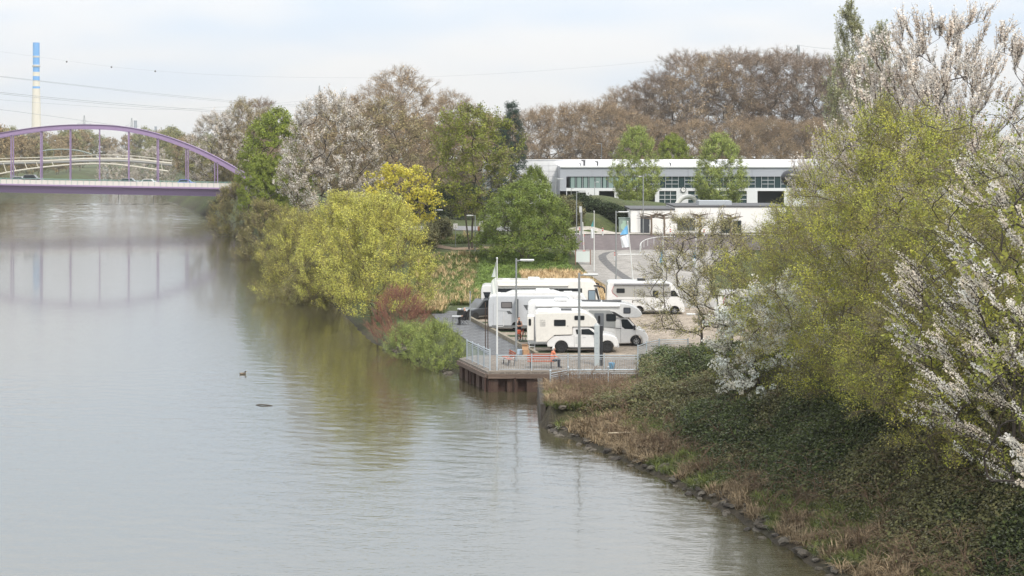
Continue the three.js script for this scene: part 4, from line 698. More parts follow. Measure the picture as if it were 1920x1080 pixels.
// ------------------------------------------------------------ skyline
{
  const D = 1500, g = thing('chimney', 'tall power station chimney with blue bands on cream concrete', 'chimney', [X(68, D), 0, -D]), cream = MAT(lin(.66, .62, .54), .9), blue = MAT(lin(.14, .36, .70), .8), grey = MAT(lin(.45, .45, .44), .8);
  const rr = y => lerp(3.4, 4.7, sstep(125, 242, y) ), band = (y0, y1, m, n) => part(n, new THREE.CylinderGeometry(rr(y0), rr(y1), Y(y0, D) - Y(y1, D), 28, 1, false).translate(0, (Y(y0, D) + Y(y1, D)) / 2, 0), m, g);
  let prev = 80; for (const [y, m] of [[105, 1], [108, 0], [121.5, 1], [126, 0], [135, 1], [143, 0], [151, 1], [162, 0], [166, 1], [200, 0], [242, 0], [292, 0]]) { band(prev, y, m ? blue : cream, m ? 'blue_band' : 'shaft'); prev = y; }
  part('platform', new THREE.CylinderGeometry(4.2, 4.2, 1.1, 28).translate(0, Y(124, D), 0), grey, g); part('railing_ring', new THREE.TorusGeometry(3.55, .25, 5, 28).rotateX(Math.PI / 2).translate(0, Y(106.5, D), 0), grey, g);
  for (const [p, y, w] of [[254, 226, 3.4], [292, 237, 2.6], [319, 236, 2.8]]) { const E = 1400, m = MAT(lin(.30, .33, .38), .9), s = thing('smokestack', p === 254 ? 'tallest of three grey smokestacks far behind the purple arch' : p === 292 ? 'middle grey smokestack far behind the purple arch' : 'rightmost grey smokestack far behind the purple arch', 'smokestack', [X(p, E), 0, -E], 0, 'far smokestacks'); part('shaft', new THREE.CylinderGeometry(w * .42, w * .5, Y(y, E), 14).translate(0, Y(y, E) / 2, 0), m, s); part('rim', new THREE.CylinderGeometry(w * .48, w * .48, 1, 14).translate(0, Y(y, E) - .5, 0), m, s); }
  const pm = MAT(lin(.36, .38, .40), .7);
  const pylon = (p, y, E, label, H0) => { const s = thing('pylon', label, 'pylon', [X(p, E), 0, -E], 0, 'power pylons'), H = Y(y, E), W = H * .085, G = []; for (const [a, b] of [[1, 1], [1, -1], [-1, 1], [-1, -1]]) G.push(rod(V(a * W, 0, b * W), V(a * .25, H, b * .25), .16, .1, 4)); for (let k = 0; k < 9; k++) { const t0 = k / 9, t1 = (k + 1) / 9, w0 = W * (1 - t0) + .25 * t0, w1 = W * (1 - t1) + .25 * t1; for (const z of [-1, 1]) { G.push(rod(V(-w0, H * t0, z * w0), V(w1, H * t1, z * w1), .08, .08, 3)); G.push(rod(V(w0, H * t0, z * w0), V(-w1, H * t1, z * w1), .08, .08, 3)); } } part('tower', G, pm, s); for (const t of [.72, .84]) part('cross_arm', [rod(V(-H * .13, H * t, 0), V(H * .13, H * t, 0), .14, .14, 4), rod(V(-H * .13, H * t, 0), V(0, H * (t + .06), 0), .08, .08, 3), rod(V(H * .13, H * t, 0), V(0, H * (t + .06), 0), .08, .08, 3)], pm, s); };
  pylon(158, 216, 1250, 'lattice pylon left above the crown of the purple arch'); pylon(247, 221, 1250, 'lattice pylon beside the tallest smokestack'); pylon(599, 160, 1000, 'lattice pylon tip above the tan budding tree'); pylon(1497, 84, 520, 'large lattice pylon above the brown wood behind the hall');
  const wire = (P, D0, D1, r, label, balls) => { const n = P.length - 1, pts = P.map(([p, y], i) => { const d = lerp(D0, D1, i / n); return V(X(p, d), Y(y, d), -d); }), c = new THREE.CatmullRomCurve3(pts), o = thing('power_cable', label, 'cable', [0, 0, 0], 0, 'overhead power cables'); part('wire', new THREE.TubeGeometry(c, 40, r, 4), pm, o); (balls ?? []).forEach(([p, y]) => { const d = lerp(D0, D1, clamp((p - P[0][0]) / (P[n][0] - P[0][0]))); part('marker_ball', new THREE.SphereGeometry(.38, 8, 6).translate(X(p, d), Y(y + 1.2, d), -d), MAT(lin(.12, .11, .11), .8), o); }); };
  wire([[-60, 88], [60, 105], [209, 125], [290, 132.6], [400, 140], [600, 145.5], [830, 143], [1150, 122], [1497, 85]], 640, 520, .024, 'topmost thin cable with marker balls running across the sky', [[125, 114.5], [209, 124.5], [291, 132.3]]);
  wire([[1497, 85], [1560, 92], [1700, 100]], 520, 420, .045, 'cable leaving the large pylon to the right');
  wire([[-40, 138], [130, 157.5], [300, 176], [460, 191], [620, 200]], 620, 900, .07, 'upper pair of dark cables, higher one'); wire([[-40, 139.5], [130, 159], [300, 178.5], [460, 193.5], [620, 203]], 624, 900, .06, 'upper pair of dark cables, lower one');
  wire([[-40, 169], [130, 186], [300, 200], [460, 210.5], [620, 216]], 560, 850, .09, 'thick middle cable passing behind the chimney top, higher one'); wire([[-40, 171.5], [130, 189], [300, 203], [460, 213], [620, 219]], 560, 850, .07, 'thick middle cable passing behind the chimney, lower one');
  wire([[-40, 200], [120, 221], [260, 241], [330, 250]], 560, 900, .07, 'lowest cable sloping down to the purple arch');
  wire([[-40, 184], [150, 198], [300, 205], [560, 190], [640, 180]], 900, 1000, .07, 'faint cable rising to the pylon tip above the tan tree');
}
// ------------------------------------------------------------ hall
const WPANEL = MAT(lin(.74, .75, .77), .5), WPANEL2 = MAT(lin(.70, .71, .735), .5), GREYP = MAT(lin(.36, .38, .43), .55), WHITE = MAT(lin(.80, .79, .77), .85), DARK = MAT(lin(.025, .026, .03), .5), FRAME = MAT(lin(.5, .52, .55), .5), GLASS = MAT(lin(.03, .055, .06), .06, { metalness: 0 }), CURT = MAT(lin(.22, .30, .29), .9), DGREY = MAT(lin(.08, .08, .085), .7), INNER = MAT(lin(.16, .165, .17), .8);
{
  const D = 296, y0 = 3.9, h = thing('hall', 'long white and grey hall with a ribbon of windows behind the columnar trees', 'building'), x0 = X(1050, D), x1 = X(1590, D), top = Y(313, D);
  part('back_wall', box(X(1590, 310) - X(905, 310), 9.7, 1, (X(1590, 310) + X(905, 310)) / 2, y0 + 4.8, -312), WPANEL2, h);
  const Db = 310.6, bx0 = X(905, Db), bx1 = X(1060, Db), rows = 8, cols = 5, H = Y(300, Db) - y0;
  for (let r = 0; r < rows; r++) for (let c = 0; c < cols; c++) part('panel', box((bx1 - bx0) / cols - .05, H / rows - .06, .2, lerp(bx0, bx1, (c + .5) / cols), y0 + H * (r + .5) / rows, -Db), (r + c) % 3 ? WPANEL : WPANEL2, h);
  const ux0 = bx1, ux1 = X(1590, Db); for (let c = 0; c < 12; c++) part('roof_panel', box((ux1 - ux0) / 12 - .06, 1.5, .2, lerp(ux0, ux1, (c + .5) / 12), Y(301 + c * .35, Db) - .75, -Db), WPANEL, h);
  part('roof_edge', box(ux1 - bx0, .14, .5, (ux1 + bx0) / 2, Y(299.4, Db), -Db), MAT(lin(.8, .8, .82), .5), h);
  part('front_roof', box(x1 - x0, .3, 15, (x0 + x1) / 2, top + .05, -D - 7), WPANEL, h);
  part('side_wall', box(.4, top - y0, 14, x0 + .2, (top + y0) / 2, -D - 7), GREYP, h);
  const yB1 = Y(331, D), yG1 = Y(352.5, D), yS = Y(358, D), n = 9;
  for (let k = 0; k < n; k++) part('fascia_panel', box((x1 - x0) / n - .04, top - yB1, .35, lerp(x0, x1, (k + .5) / n), (top + yB1) / 2, -D), GREYP, h);
  part('sill_band', box(x1 - x0, yG1 - yS, .35, (x0 + x1) / 2, (yG1 + yS) / 2, -D), WPANEL2, h);
  part('corner_pier', box(1.3, yB1 - y0, .4, x0 + .65, (yB1 + y0) / 2, -D), GREYP, h);
  const m = 44; for (let k = 1; k < m; k++) { const xa = lerp(x0 + 1.3, x1, k / m), w = (x1 - x0 - 1.3) / m; const s = part('window', box(w * .96, yB1 - yG1, .1, xa, (yB1 + yG1) / 2, -D - .12), GLASS, h); if (k % 1 === 0) part('mullion', box(.07, yB1 - yG1, .12, w / 2 + xa, (yB1 + yG1) / 2, -D - .02), FRAME, s); if (k < 12) part('curtain', box(w * (.5 + .4 * hash2(k, 3, 1)), yB1 - yG1 - .1, .03, xa, (yB1 + yG1) / 2, -D - .02 - .03), CURT, s); else if (k % 3) { part('transom', box(w, .1, .12, xa, lerp(yG1, yB1, .35), -D - .03), FRAME, s); part('transom', box(w, .1, .12, xa, lerp(yG1, yB1, .68), -D - .03), FRAME, s); } }
  part('inner_wall', box(x1 - x0 - .6, yS - y0, .3, (x0 + x1) / 2, (yS + y0) / 2, -D - 7), INNER, h); part('floor_slab', box(x1 - x0 - .5, .2, 7, (x0 + x1) / 2, y0 - .05, -D - 3.5), INNER, h); part('soffit', box(x1 - x0 - .5, .2, 7, (x0 + x1) / 2, yS + .1, -D - 3.5), INNER, h);
  for (const [a, b] of [[1050, 1063], [1098, 1123], [1152, 1160], [1194, 1200], [1228, 1236], [1268, 1290], [1330, 1345], [1400, 1420], [1470, 1590]]) part('pier', box(X(b, D) - X(a, D), yS - y0 - .02, .4, (X(a, D) + X(b, D)) / 2, (yS + y0) / 2, -D), WPANEL2, h);
  for (const [a, b] of [[1160, 1194], [1236, 1268], [1290, 1330], [1345, 1400]]) { const w = part('lower_window', box(X(b, D) - X(a, D), yS - y0 - .9, .1, (X(a, D) + X(b, D)) / 2, (yS + y0) / 2 + .4, -D - .1), GLASS, h); for (const t of [.3, .65]) part('transom', box(X(b, D) - X(a, D), .13, .12, (X(a, D) + X(b, D)) / 2, lerp(y0 + .9, yS, t), -D), FRAME, w); for (const t of [.33, .66]) part('mullion', box(.12, yS - y0 - .9, .12, lerp(X(a, D), X(b, D), t), (yS + y0) / 2 + .4, -D + .02), FRAME, w); }
  for (const [p, y, s] of [[1097, 306, .9], [1122, 309, .7], [1090, 311, .4], [1260, 311, .5]]) part('roof_vent', [box(.5 * s, 1.2 * s, .5 * s, X(p, D), top + .2 + .6 * s, -D - 3), box(.9 * s, .35 * s, .6 * s, X(p, D) - .2, top + .2 + 1.2 * s, -D - 3)], DGREY, h);
  const c = part('clock', new THREE.CylinderGeometry(.52, .52, .12, 24).rotateX(Math.PI / 2).translate(X(1281, D), Y(355.5, D), -D + .35), MAT(lin(.8, .8, .8), .5), h); part('clock_rim', new THREE.TorusGeometry(.52, .06, 6, 24).translate(X(1281, D), Y(355.5, D), -D + .42), DGREY, c); part('clock_hands', [box(.05, .4, .03, X(1281, D), Y(354, D), -D + .43), box(.3, .05, .03, X(1283, D), Y(355.5, D), -D + .43)], DGREY, c);
  const du = new THREE.CatmullRomCurve3([V(X(1268, 282), Y(384, 282), -282), V(X(1280, 282), Y(371, 282), -282), V(X(1295, 282), Y(369, 282), -282), V(X(1304, 282), Y(376, 282), -282), V(X(1305, 282), Y(388, 282), -282)]); solo('air_duct', new THREE.TubeGeometry(du, 20, .45, 8), WHITE, 'white bent air duct behind the pavilion roof', 'duct');
  solo('roof_tunnel', new THREE.CapsuleGeometry(.85, 3.4, 6, 16).rotateZ(1.45).translate(X(1510, 150), Y(337, 150), -150), MAT(lin(.03, .03, .035), .35), 'black rounded canopy roll beside the hall, left of the thicket', 'canopy');
}
{ // white pavilion
  const D = 198, s = F / D, y0 = 3.8, b = thing('pavilion', 'low white flat roofed pavilion with dark doors beside the street', 'building');
  const block = (pa, pb, yt) => { const xa = X(pa, D), xb = X(pb, D), t = Y(yt, D); part('wall', box(xb - xa, t - y0 - .45, 11, (xa + xb) / 2, (t + y0 + .45) / 2, -D - 5.5), WHITE, b); part('plinth', box(xb - xa - .1, .5, 10.9, (xa + xb) / 2, y0 + .2, -D - 5.5), DGREY, b); part('roof_edge', box(xb - xa + .16, .2, 11.16, (xa + xb) / 2, t + .1, -D - 5.5), DGREY, b); };
  block(1183, 1264.6, 394); block(1265, 1474, 388.5);
  const dr = part('door', box(X(1218, D) - X(1201, D), 2.35, .12, X(1209.5, D), y0 + 1.5, -D + .03), MAT(lin(.05, .055, .065), .5), b); part('handle', box(.05, .25, .08, X(1217, D), y0 + 1.45, -D + .12), FRAME, dr);
  for (const [a, c, yt, yb] of [[1271, 1302, 410, 432], [1352, 1371, 414, 440], [1374.5, 1389, 414, 440]]) { const w = part('window', box(X(c, D) - X(a, D), Y(yt, D) - Y(yb, D), .12, X((a + c) / 2, D), Y((yt + yb) / 2, D), -D + .02), yb < 435 ? MAT(lin(.10, .115, .12), .1) : MAT(lin(.03, .04, .04), .1), b); part('frame', [box(.1, Y(yt, D) - Y(yb, D), .2, X(a, D), Y((yt + yb) / 2, D), -D + .04), box(.1, Y(yt, D) - Y(yb, D), .2, X(c, D), Y((yt + yb) / 2, D), -D + .04), box(X(c, D) - X(a, D), .1, .2, X((a + c) / 2, D), Y(yt, D), -D + .04)], DGREY, w); }
  part('rooflight', box(4.6, 1.0, 3, X(1348, D), Y(385, D), -D - 5), MAT(lin(.40, .43, .46), .4), b);
  solo('utility_cabinet', merge([rbox(1.45, 2.05, .8, 0, 1.03, 0, .04), box(1.6, .1, .9, 0, 2.1, 0)]), MAT(lin(.22, .28, .25), .6), 'grey green utility cabinet with a painted front left of the pavilion', 'cabinet', [X(1170, 199.5), ground(X(1170, 199.5), 199.5), -199.5]);
  const cab = scene.children[scene.children.length - 1]; part('mural', [new THREE.CircleGeometry(.5, 24).translate(0, .95, .412), box(.5, .3, .01, .02, 1.6, .412)], MAT(lin(.33, .47, .38), .7), cab);
  // pleached trees in front of the pavilion, bare crowns trained flat
  const fl = (p, l) => { const t = new Tris(), R = rng(p); t.tube([[0, 0, 0], [.05, 1.4, .02], [0, 2.9, 0]], [.17, .13, .13], 7, [.17, .13, .10]); for (let k = 0; k < 12; k++) { const a = (k % 2 ? 1 : -1), y = 2.2 + .7 * R(), L = .8 + 1.2 * R(), z = (R() - .5) * .8; t.tube([[0, y, 0], [a * L * .5, y + .15, z * .5], [a * L, y + .1 + .4 * R(), z]], [.07, .05, .02], 5, [.15, .12, .09]); t.tube([[a * L * .7, y + .12, z * .7], [a * L * .8, y + .7 + .4 * R(), z]], [.03, .01], 4, [.2, .16, .11]); } const g = thing('pleached_tree', l, 'tree', [X(p, 195), ground(X(p, 195), 195), -195], 0, 'pleached trees along the pavilion'); part('trunk', t.geo(), BARK, g); };
  fl(1221, 'bare pleached tree beside the dark pavilion door'); fl(1245, 'bare pleached tree second from the pavilion door'); fl(1312, 'bare pleached tree in front of the pavilion window'); fl(1370, 'bare pleached tree in front of the dark pavilion doorway');
}
// hedges on the mounds
{
  const R = rng(404), G = [1, 2, 3].map(k => leafClump(410 + k, 26, .5, .17, [.022, .036, .014], [.055, .075, .03], .9)), H = [1, 2].map(k => leafClump(420 + k, 26, .5, .16, [.11, .12, .05], [.20, .17, .08], .9));
  const hedge = (P, w, h, geos, label, n) => { const g = thing('hedge', label, 'hedge'), L = []; for (let k = 0; k < n; k++) { const t = R() * (P.length - 1), i = Math.floor(t), f = t - i, d = lerp(P[i][1], P[i + 1][1], f) + (R() - .5) * w, x = lerp(X(P[i][0], P[i][1]), X(P[i + 1][0], P[i + 1][1]), f) + (R() - .5) * w * .5; L.push([x, ground(x, d) + h * Math.pow(R(), .6), -d]); } geos.forEach((q, j) => { const M = L.filter((_, i) => i % geos.length === j), im = new THREE.InstancedMesh(q, TWIG, M.length); im.name = 'foliage'; im.userData.kind = 'stuff'; M.forEach((s, i) => { const v = .7 + .6 * R(); im.setMatrixAt(i, _m.compose(V(...s), _q.setFromEuler(new THREE.Euler(R() - .5, R() * 6.28, R() - .5)), V(1, 1, 1))); im.setColorAt(i, lin(v, v, v)); }); im.castShadow = im.receiveShadow = true; g.add(im); }); };
  hedge([[1082, 214], [1110, 211], [1140, 210], [1165, 208], [1176, 204]], 2.6, 2.3, G, 'dark clipped hedge curving over the grassed mound', 2600);
  hedge([[1142, 204], [1160, 203]], 1.8, 2.1, G, 'dark hedge block beside the utility cabinet', 500);
  hedge([[1066, 203], [1085, 200]], 2.6, 1.8, H, 'brownish low hedge at the foot of the mound', 700);
  hedge([[1052, 236], [1074, 232]], 3, 2.6, H, 'olive hedge left of the mound before the hall', 900);
  hedge([[802, 178], [812, 190], [838, 196]], 3, 2.2, H, 'low olive hedge beside the sandy path behind the willow', 900);
  hedge([[740, 240], [820, 236], [900, 238]], 4, 5.5, G, 'dark evergreen hedge behind the tree trunks on the bank', 3000);
}
// ------------------------------------------------------------ street furniture
const POLE = MAT(lin(.30, .315, .32), .5, { metalness: .4 }), POLEW = MAT(lin(.62, .63, .62), .5), HEAD = MAT(lin(.55, .56, .56), .5);
function streetLamp(p, d, yTop, label, dir = 1, r = .075, head = .95, base = null) {
  const x = X(p, d), y = base ?? ground(x, d), H = Y(yTop, d) - y, g = thing('street_lamp', label, 'lamp', [x, y - .05, -d], 0, 'street lamps');
  part('pole', new THREE.CylinderGeometry(r * .8, r, H + .05, 10).translate(0, H / 2, 0), POLE, g);
  part('arm', bar(V(0, H - .12, 0), V(dir * .35, H - .1, 0), .06, .08), POLE, g);
  const hd = part('lamp_head', rbox(head, .12, .32, dir * (.25 + head / 2), H - .08, 0, .05), HEAD, g); part('lens', box(head * .7, .02, .22, dir * (.3 + head / 2), H - .15, 0), MAT(lin(.7, .7, .66), .3), hd);
}
streetLamp(968, 97, 484, 'grey street lamp on the quay in front of the pickup camper rear', 1);
streetLamp(1086, 90.3, 511, 'grey street lamp standing in the brambles before the pickup camper', 1, .09, .95, .7);
streetLamp(1081, 178, 358, 'street lamp beside the white board at the road', 1, .08, .9);
streetLamp(1155, 153, 395, 'street lamp on the verge behind the motorhomes', 1, .08, 1.1);
streetLamp(1206, 197, 329, 'tall lamp post in front of the pavilion door', -1, .09, .4);
streetLamp(1041, 252, 334, 'street lamp at the left corner of the grey hall front', 1, .09, 1.2);
streetLamp(1071, 262, 352, 'short lamp before the dark hall entrance', 1, .07, .3);
streetLamp(1115, 262, 340, 'lamp with tilted head in front of the hall windows', 1, .07, .5);
streetLamp(1128, 330, 268, 'tall double headed lamp rising behind the hall roof', -1, .12, 1.0);
streetLamp(891, 176, 402, 'street lamp beside the dark trunks at the sandy path', -1, .07, .8);
streetLamp(816, 200, 392, 'street lamp half hidden by the yellow maple', 1, .07, .8);
streetLamp(1310, 112, 586, 'low lamp post on the car park behind the small spreading tree', -1, .06, .7);
function flagPole(p, d, yTop, label, flags, lean = 0) {
  const x = X(p, d), y = ground(x, d), H = Y(yTop, d) - y, g = thing('flagpole', label, 'flagpole', [x, y - .05, -d]); g.rotation.z = lean;
  part('pole', new THREE.CylinderGeometry(.04, .07, H, 10).translate(0, H / 2, 0), POLEW, g); part('finial', new THREE.SphereGeometry(.07, 8, 6).translate(0, H + .04, 0), POLEW, g);
  for (const [y0, y1, w0, w1, col, sd] of flags) { const n = 14, m = 6, pos = [], uv = [], idx = []; for (let j = 0; j <= n; j++) for (let i = 0; i <= m; i++) { const t = j / n, u = i / m, w = lerp(w0, w1, t); pos.push(sd * (.07 + w * u), H - lerp(y0, y1, t) - u * .25 * (1 - t), .10 * Math.sin(u * 9 + t * 3) * (.4 + u)); uv.push(u, t); if (i && j) { const k = j * (m + 1) + i; idx.push(k - m - 2, k - m - 1, k - 1, k - m - 1, k, k - 1); } } const q = new THREE.BufferGeometry(); q.setAttribute('position', new THREE.Float32BufferAttribute(pos, 3)); q.setAttribute('uv', new THREE.Float32BufferAttribute(uv, 2)); q.setIndex(idx); q.computeVertexNormals(); part('flag', q, MAT(lin(...col), .9, { side: THREE.DoubleSide }), g); }
}
flagPole(932, 94.6, 484, 'white flagpole on the quay with a furled pale flag', [[.15, 1.2, .05, .3, [.62, .66, .62], -1], [1.2, 2.3, .3, .35, [.70, .73, .70], -1]]);
flagPole(1114, 163, 396, 'white flagpole by the road with a limp teal and white flag', [[.9, 1.7, .1, .3, [.10, .36, .38], -1], [1.7, 3.0, .3, .3, [.7, .72, .74], -1]]);
flagPole(1188, 150, 415, 'leaning white flagpole with a blue and white flag behind the right motorhome', [[.3, 1.25, .3, .85, [.18, .46, .74], -1], [1.25, 2.6, .85, .75, [.74, .77, .82], -1]], .09);
flagPole(1243, 160, 425, 'flagpole behind the small tree with a blue flag', [[2.6, 4.0, .2, .3, [.25, .5, .7], -1]]);
flagPole(1305, 150, 430, 'flagpole behind the small tree with a hanging blue white flag', [[2.2, 3.0, .2, .35, [.25, .5, .72], -1], [3.0, 3.9, .3, .3, [.7, .73, .76], -1]]);
{
  const at = (p, d) => [X(p, d), ground(X(p, d), d), -d];
  const gb = thing('notice_board', 'blank pale grey board on brown posts beside the road', 'board', at(1093, 168)); part('board', box(1.65, 1.25, .06, 0, .95, 0), MAT(lin(.55, .60, .58), .6), gb); for (const s of [-1, 1]) part('post', box(.1, 2.0, .1, s * .86, .8, 0), MAT(lin(.22, .12, .09), .9), gb);
  const bx = thing('sign_box', 'small black sign box on a post right of the round bush', 'sign', at(1074, 176)); part('box', box(.75, .7, .1, 0, 1.6, 0), DARK, bx); part('post', box(.1, 1.9, .1, -.3, .9, 0), MAT(lin(.2, .1, .08), .9), bx); part('lower_board', box(.7, .7, .08, 0, .75, 0), MAT(lin(.55, .56, .55), .7), bx);
  const ba = thing('barrier', 'raised white barrier arm on a red base at the road', 'barrier', at(1095, 174.5)); part('base', box(.32, .5, .3, 0, .5, 0), MAT(lin(.55, .05, .05), .5), ba); part('foot', box(.2, .4, .2, 0, .15, 0), POLE, ba); part('arm', bar(V(0, .7, 0), V(-.15, 4.2, 0), .1, .14), POLEW, ba); for (const t of [1.6, 2.6]) part('stripe', box(.16, .3, .12, -.05, t, 0), MAT(lin(.6, .08, .06), .6), ba);
  const tx = thing('totem', 'slim grey totem post at the street corner', 'totem', at(1090, 190)); part('post', box(.25, 4.2, .2, 0, 2.1, 0), POLE, tx); part('head', box(.34, .8, .24, -.1, 4.1, 0), HEAD, tx);
  const bol = (p, d, l) => { const g = thing('bollard', l, 'bollard', at(p, d), 0, 'red and white bollards'); part('post', new THREE.CylinderGeometry(.09, .09, 1.1, 12).translate(0, .55, 0), POLEW, g); for (const y of [.72, .98]) part('red_band', new THREE.CylinderGeometry(.095, .095, .14, 12).translate(0, y, 0), MAT(lin(.55, .07, .05), .6), g); };
  bol(1130, 195, 'red and white bollard on the kerb below the mound'); bol(1153, 171, 'red and white bollard on the road by the dark setts'); bol(1087, 196, 'red and white bollard left of the white flagpole'); bol(1257, 194, 'red and white bollard before the pavilion wall'); bol(1320, 194, 'red and white bollard before the pavilion window');
  const hr = thing('hand_railing', 'white curved handrail beside the street in front of the pavilion', 'railing'); const c = new THREE.CatmullRomCurve3([[1200, 178], [1203, 181], [1215, 184], [1240, 186], [1265, 186]].map(([p, d]) => V(X(p, d), ground(X(p, d), d) + .95, -d))); part('rail', new THREE.TubeGeometry(c, 24, .045, 6), POLEW, hr); for (let k = 0; k <= 7; k++) { const q = c.getPointAt(k / 7); part('post', rod(V(q.x, ground(q.x, -q.z), q.z), q, .035, .035, 6), POLEW, hr); }
  const sg = (p, d, yt, l, red) => { const a = at(p, d), H = Y(yt, d) - a[1], g = thing('path_sign', l, 'sign', a); part('post', rod(V(0, 0, 0), V(0, H, 0), .035, .035, 8), POLE, g); part('plate', box(.52, .62, .03, 0, H - .32, .05), MAT(lin(.78, .76, .75), .6), g); part('print', [box(.08, .14, .005, .04, H - .32, .068), box(.3, .05, .005, 0, H - .5, .068)], MAT(lin(.12, .12, .13), .8), g); if (red) { part('lower_plate', box(.34, .6, .03, .1, H - 1.0, .05), MAT(lin(.72, .70, .69), .6), g); part('side_panel', box(.25, .5, .03, -.3, H - .95, .02), MAT(lin(.42, .14, .07), .7), g); } };
  sg(854, 184, 419, 'small white sign on the grass left of the dark trunks'); sg(902, 177, 414, 'white double sign beside the round green bush', true);
  const rp = thing('rusty_posts', 'pair of thin rusty posts on the gravel path behind the flagpole', 'posts', [X(912.5, 103), 1.2, -103]); for (const s of [-1, 1]) part('post', rod(V(s * .09, 0, 0), V(s * .09, s < 0 ? 3.4 : 3.1, 0), .035, .035, 6), RUSTY, rp);
  const ps = thing('fence_post', 'single grey post at the end of the timber edge', 'post', [X(881.5, 119), 1.2, -119]); part('post', box(.09, 2.6, .09, 0, 1.3, 0), POLE, ps); part('cap', box(.12, .04, .12, 0, 2.62, 0), POLE, ps);
  const ec = thing('power_pillar', 'grey and black power pillar behind the front railing', 'pillar', [X(1122, 95), 1.22, -95]); part('column', rbox(.34, 2.75, .3, -.1, 1.37, 0, .03), MAT(lin(.42, .46, .47), .5), ec); part('black_side', rbox(.2, 2.7, .32, .19, 1.35, 0, .03), DARK, ec); for (let k = 0; k < 5; k++) part('socket', box(.09, .06, .03, -.1, .9 + k * .33, .155), GREYP, ec); part('lamp_cap', new THREE.CylinderGeometry(.09, .11, .12, 10).translate(-.1, 2.8, 0), HEAD, ec);
}
// ------------------------------------------------------------ vehicles on the car park
const PAINT = c => new THREE.MeshPhysicalMaterial({ color: lin(...c), roughness: .38, clearcoat: .7, clearcoatRoughness: .12, map: rep(GRIME, .35) });
const WPAINT = PAINT([.78, .78, .78]), CREAM = PAINT([.78, .76, .71]), SILVER = PAINT([.52, .54, .57]), GRIP = PAINT([.30, .31, .31]), CARGLASS = MAT(lin(.018, .022, .026), .06), TYRE = MAT(lin(.018, .018, .019), .9), RIMD = MAT(lin(.03, .03, .032), .4), RIMS = MAT(lin(.42, .43, .44), .35, { metalness: .6 }), BLK = MAT(lin(.02, .02, .022), .5), SKYG = MAT(lin(.20, .26, .31), .08), LAMPG = MAT(lin(.62, .64, .66), .15), REDL = MAT(lin(.4, .03, .03), .3), SEAM = MAT(lin(.18, .18, .19), .8);
function roundRect(x0, x1, y0, y1, r) { const p = [], A = [[x1 - r, y1 - r, 0], [x0 + r, y1 - r, 1], [x0 + r, y0 + r, 2], [x1 - r, y0 + r, 3]]; for (const [cx, cy, k] of A) for (let i = 0; i <= 4; i++) { const a = (k + i / 4) * Math.PI / 2; p.push([cx + r * Math.cos(a), cy + r * Math.sin(a)]); } return p; }
function vWindow(g, x0, x1, y0, y1, z, name = 'window', paneMat = CARGLASS) { const w = part(name, extrude(roundRect(x0, x1, y0, y1, .07), .05, .012).translate(0, 0, z), BLK, g); part('pane', extrude(roundRect(x0 + .05, x1 - .05, y0 + .05, y1 - .05, .05), .012).translate(0, 0, z + .03), paneMat, w); return w; }
function vWheel(g, x, z, r, rim = RIMS) { const s = Math.sign(z); const t = part('wheel', new THREE.LatheGeometry([[r * .58, -.12], [r * .9, -.125], [r, -.08], [r, .08], [r * .9, .125], [r * .58, .12]].map(p => new THREE.Vector2(...p)), 26).rotateX(Math.PI / 2).translate(x, r, z - s * .12), TYRE, g); const m = [new THREE.CylinderGeometry(r * .6, r * .6, .14, 20).rotateX(Math.PI / 2).translate(x, r, z - s * .13)]; part('rim', m, BLK, t); const sp2 = []; for (let k = 0; k < 6; k++) sp2.push(box(r * .16, r * .5, .03).translate(0, r * .3, 0).rotateZ(k * Math.PI / 3).translate(x, r, z - s * .045)); sp2.push(new THREE.CylinderGeometry(r * .16, r * .16, .05, 10).rotateX(Math.PI / 2).translate(x, r, z - s * .04), new THREE.TorusGeometry(r * .56, r * .05, 5, 22).translate(x, r, z - s * .04)); part('spokes', sp2, rim, t); }
const plate = (g, name, pts, z, m, th = .02) => part(name, extrude(pts, th).translate(0, 0, z), m, g);
const seam = (g, x0, y0, x1, y1, z) => part('panel_seam', bar(V(x0, y0, z), V(x1, y1, z), .015, .02), SEAM, g);
function arch(cx, cy, r, n = 10) { const p = []; for (let i = 0; i <= n; i++) { const a = Math.PI * (i / n); p.push([cx + r * Math.cos(a), cy + r * Math.sin(a)]); } return p; } // right to left
const spot = (p, D, W) => [X(p, D), ground(X(p, D), D + 1) + .035, -(D + W / 2)];
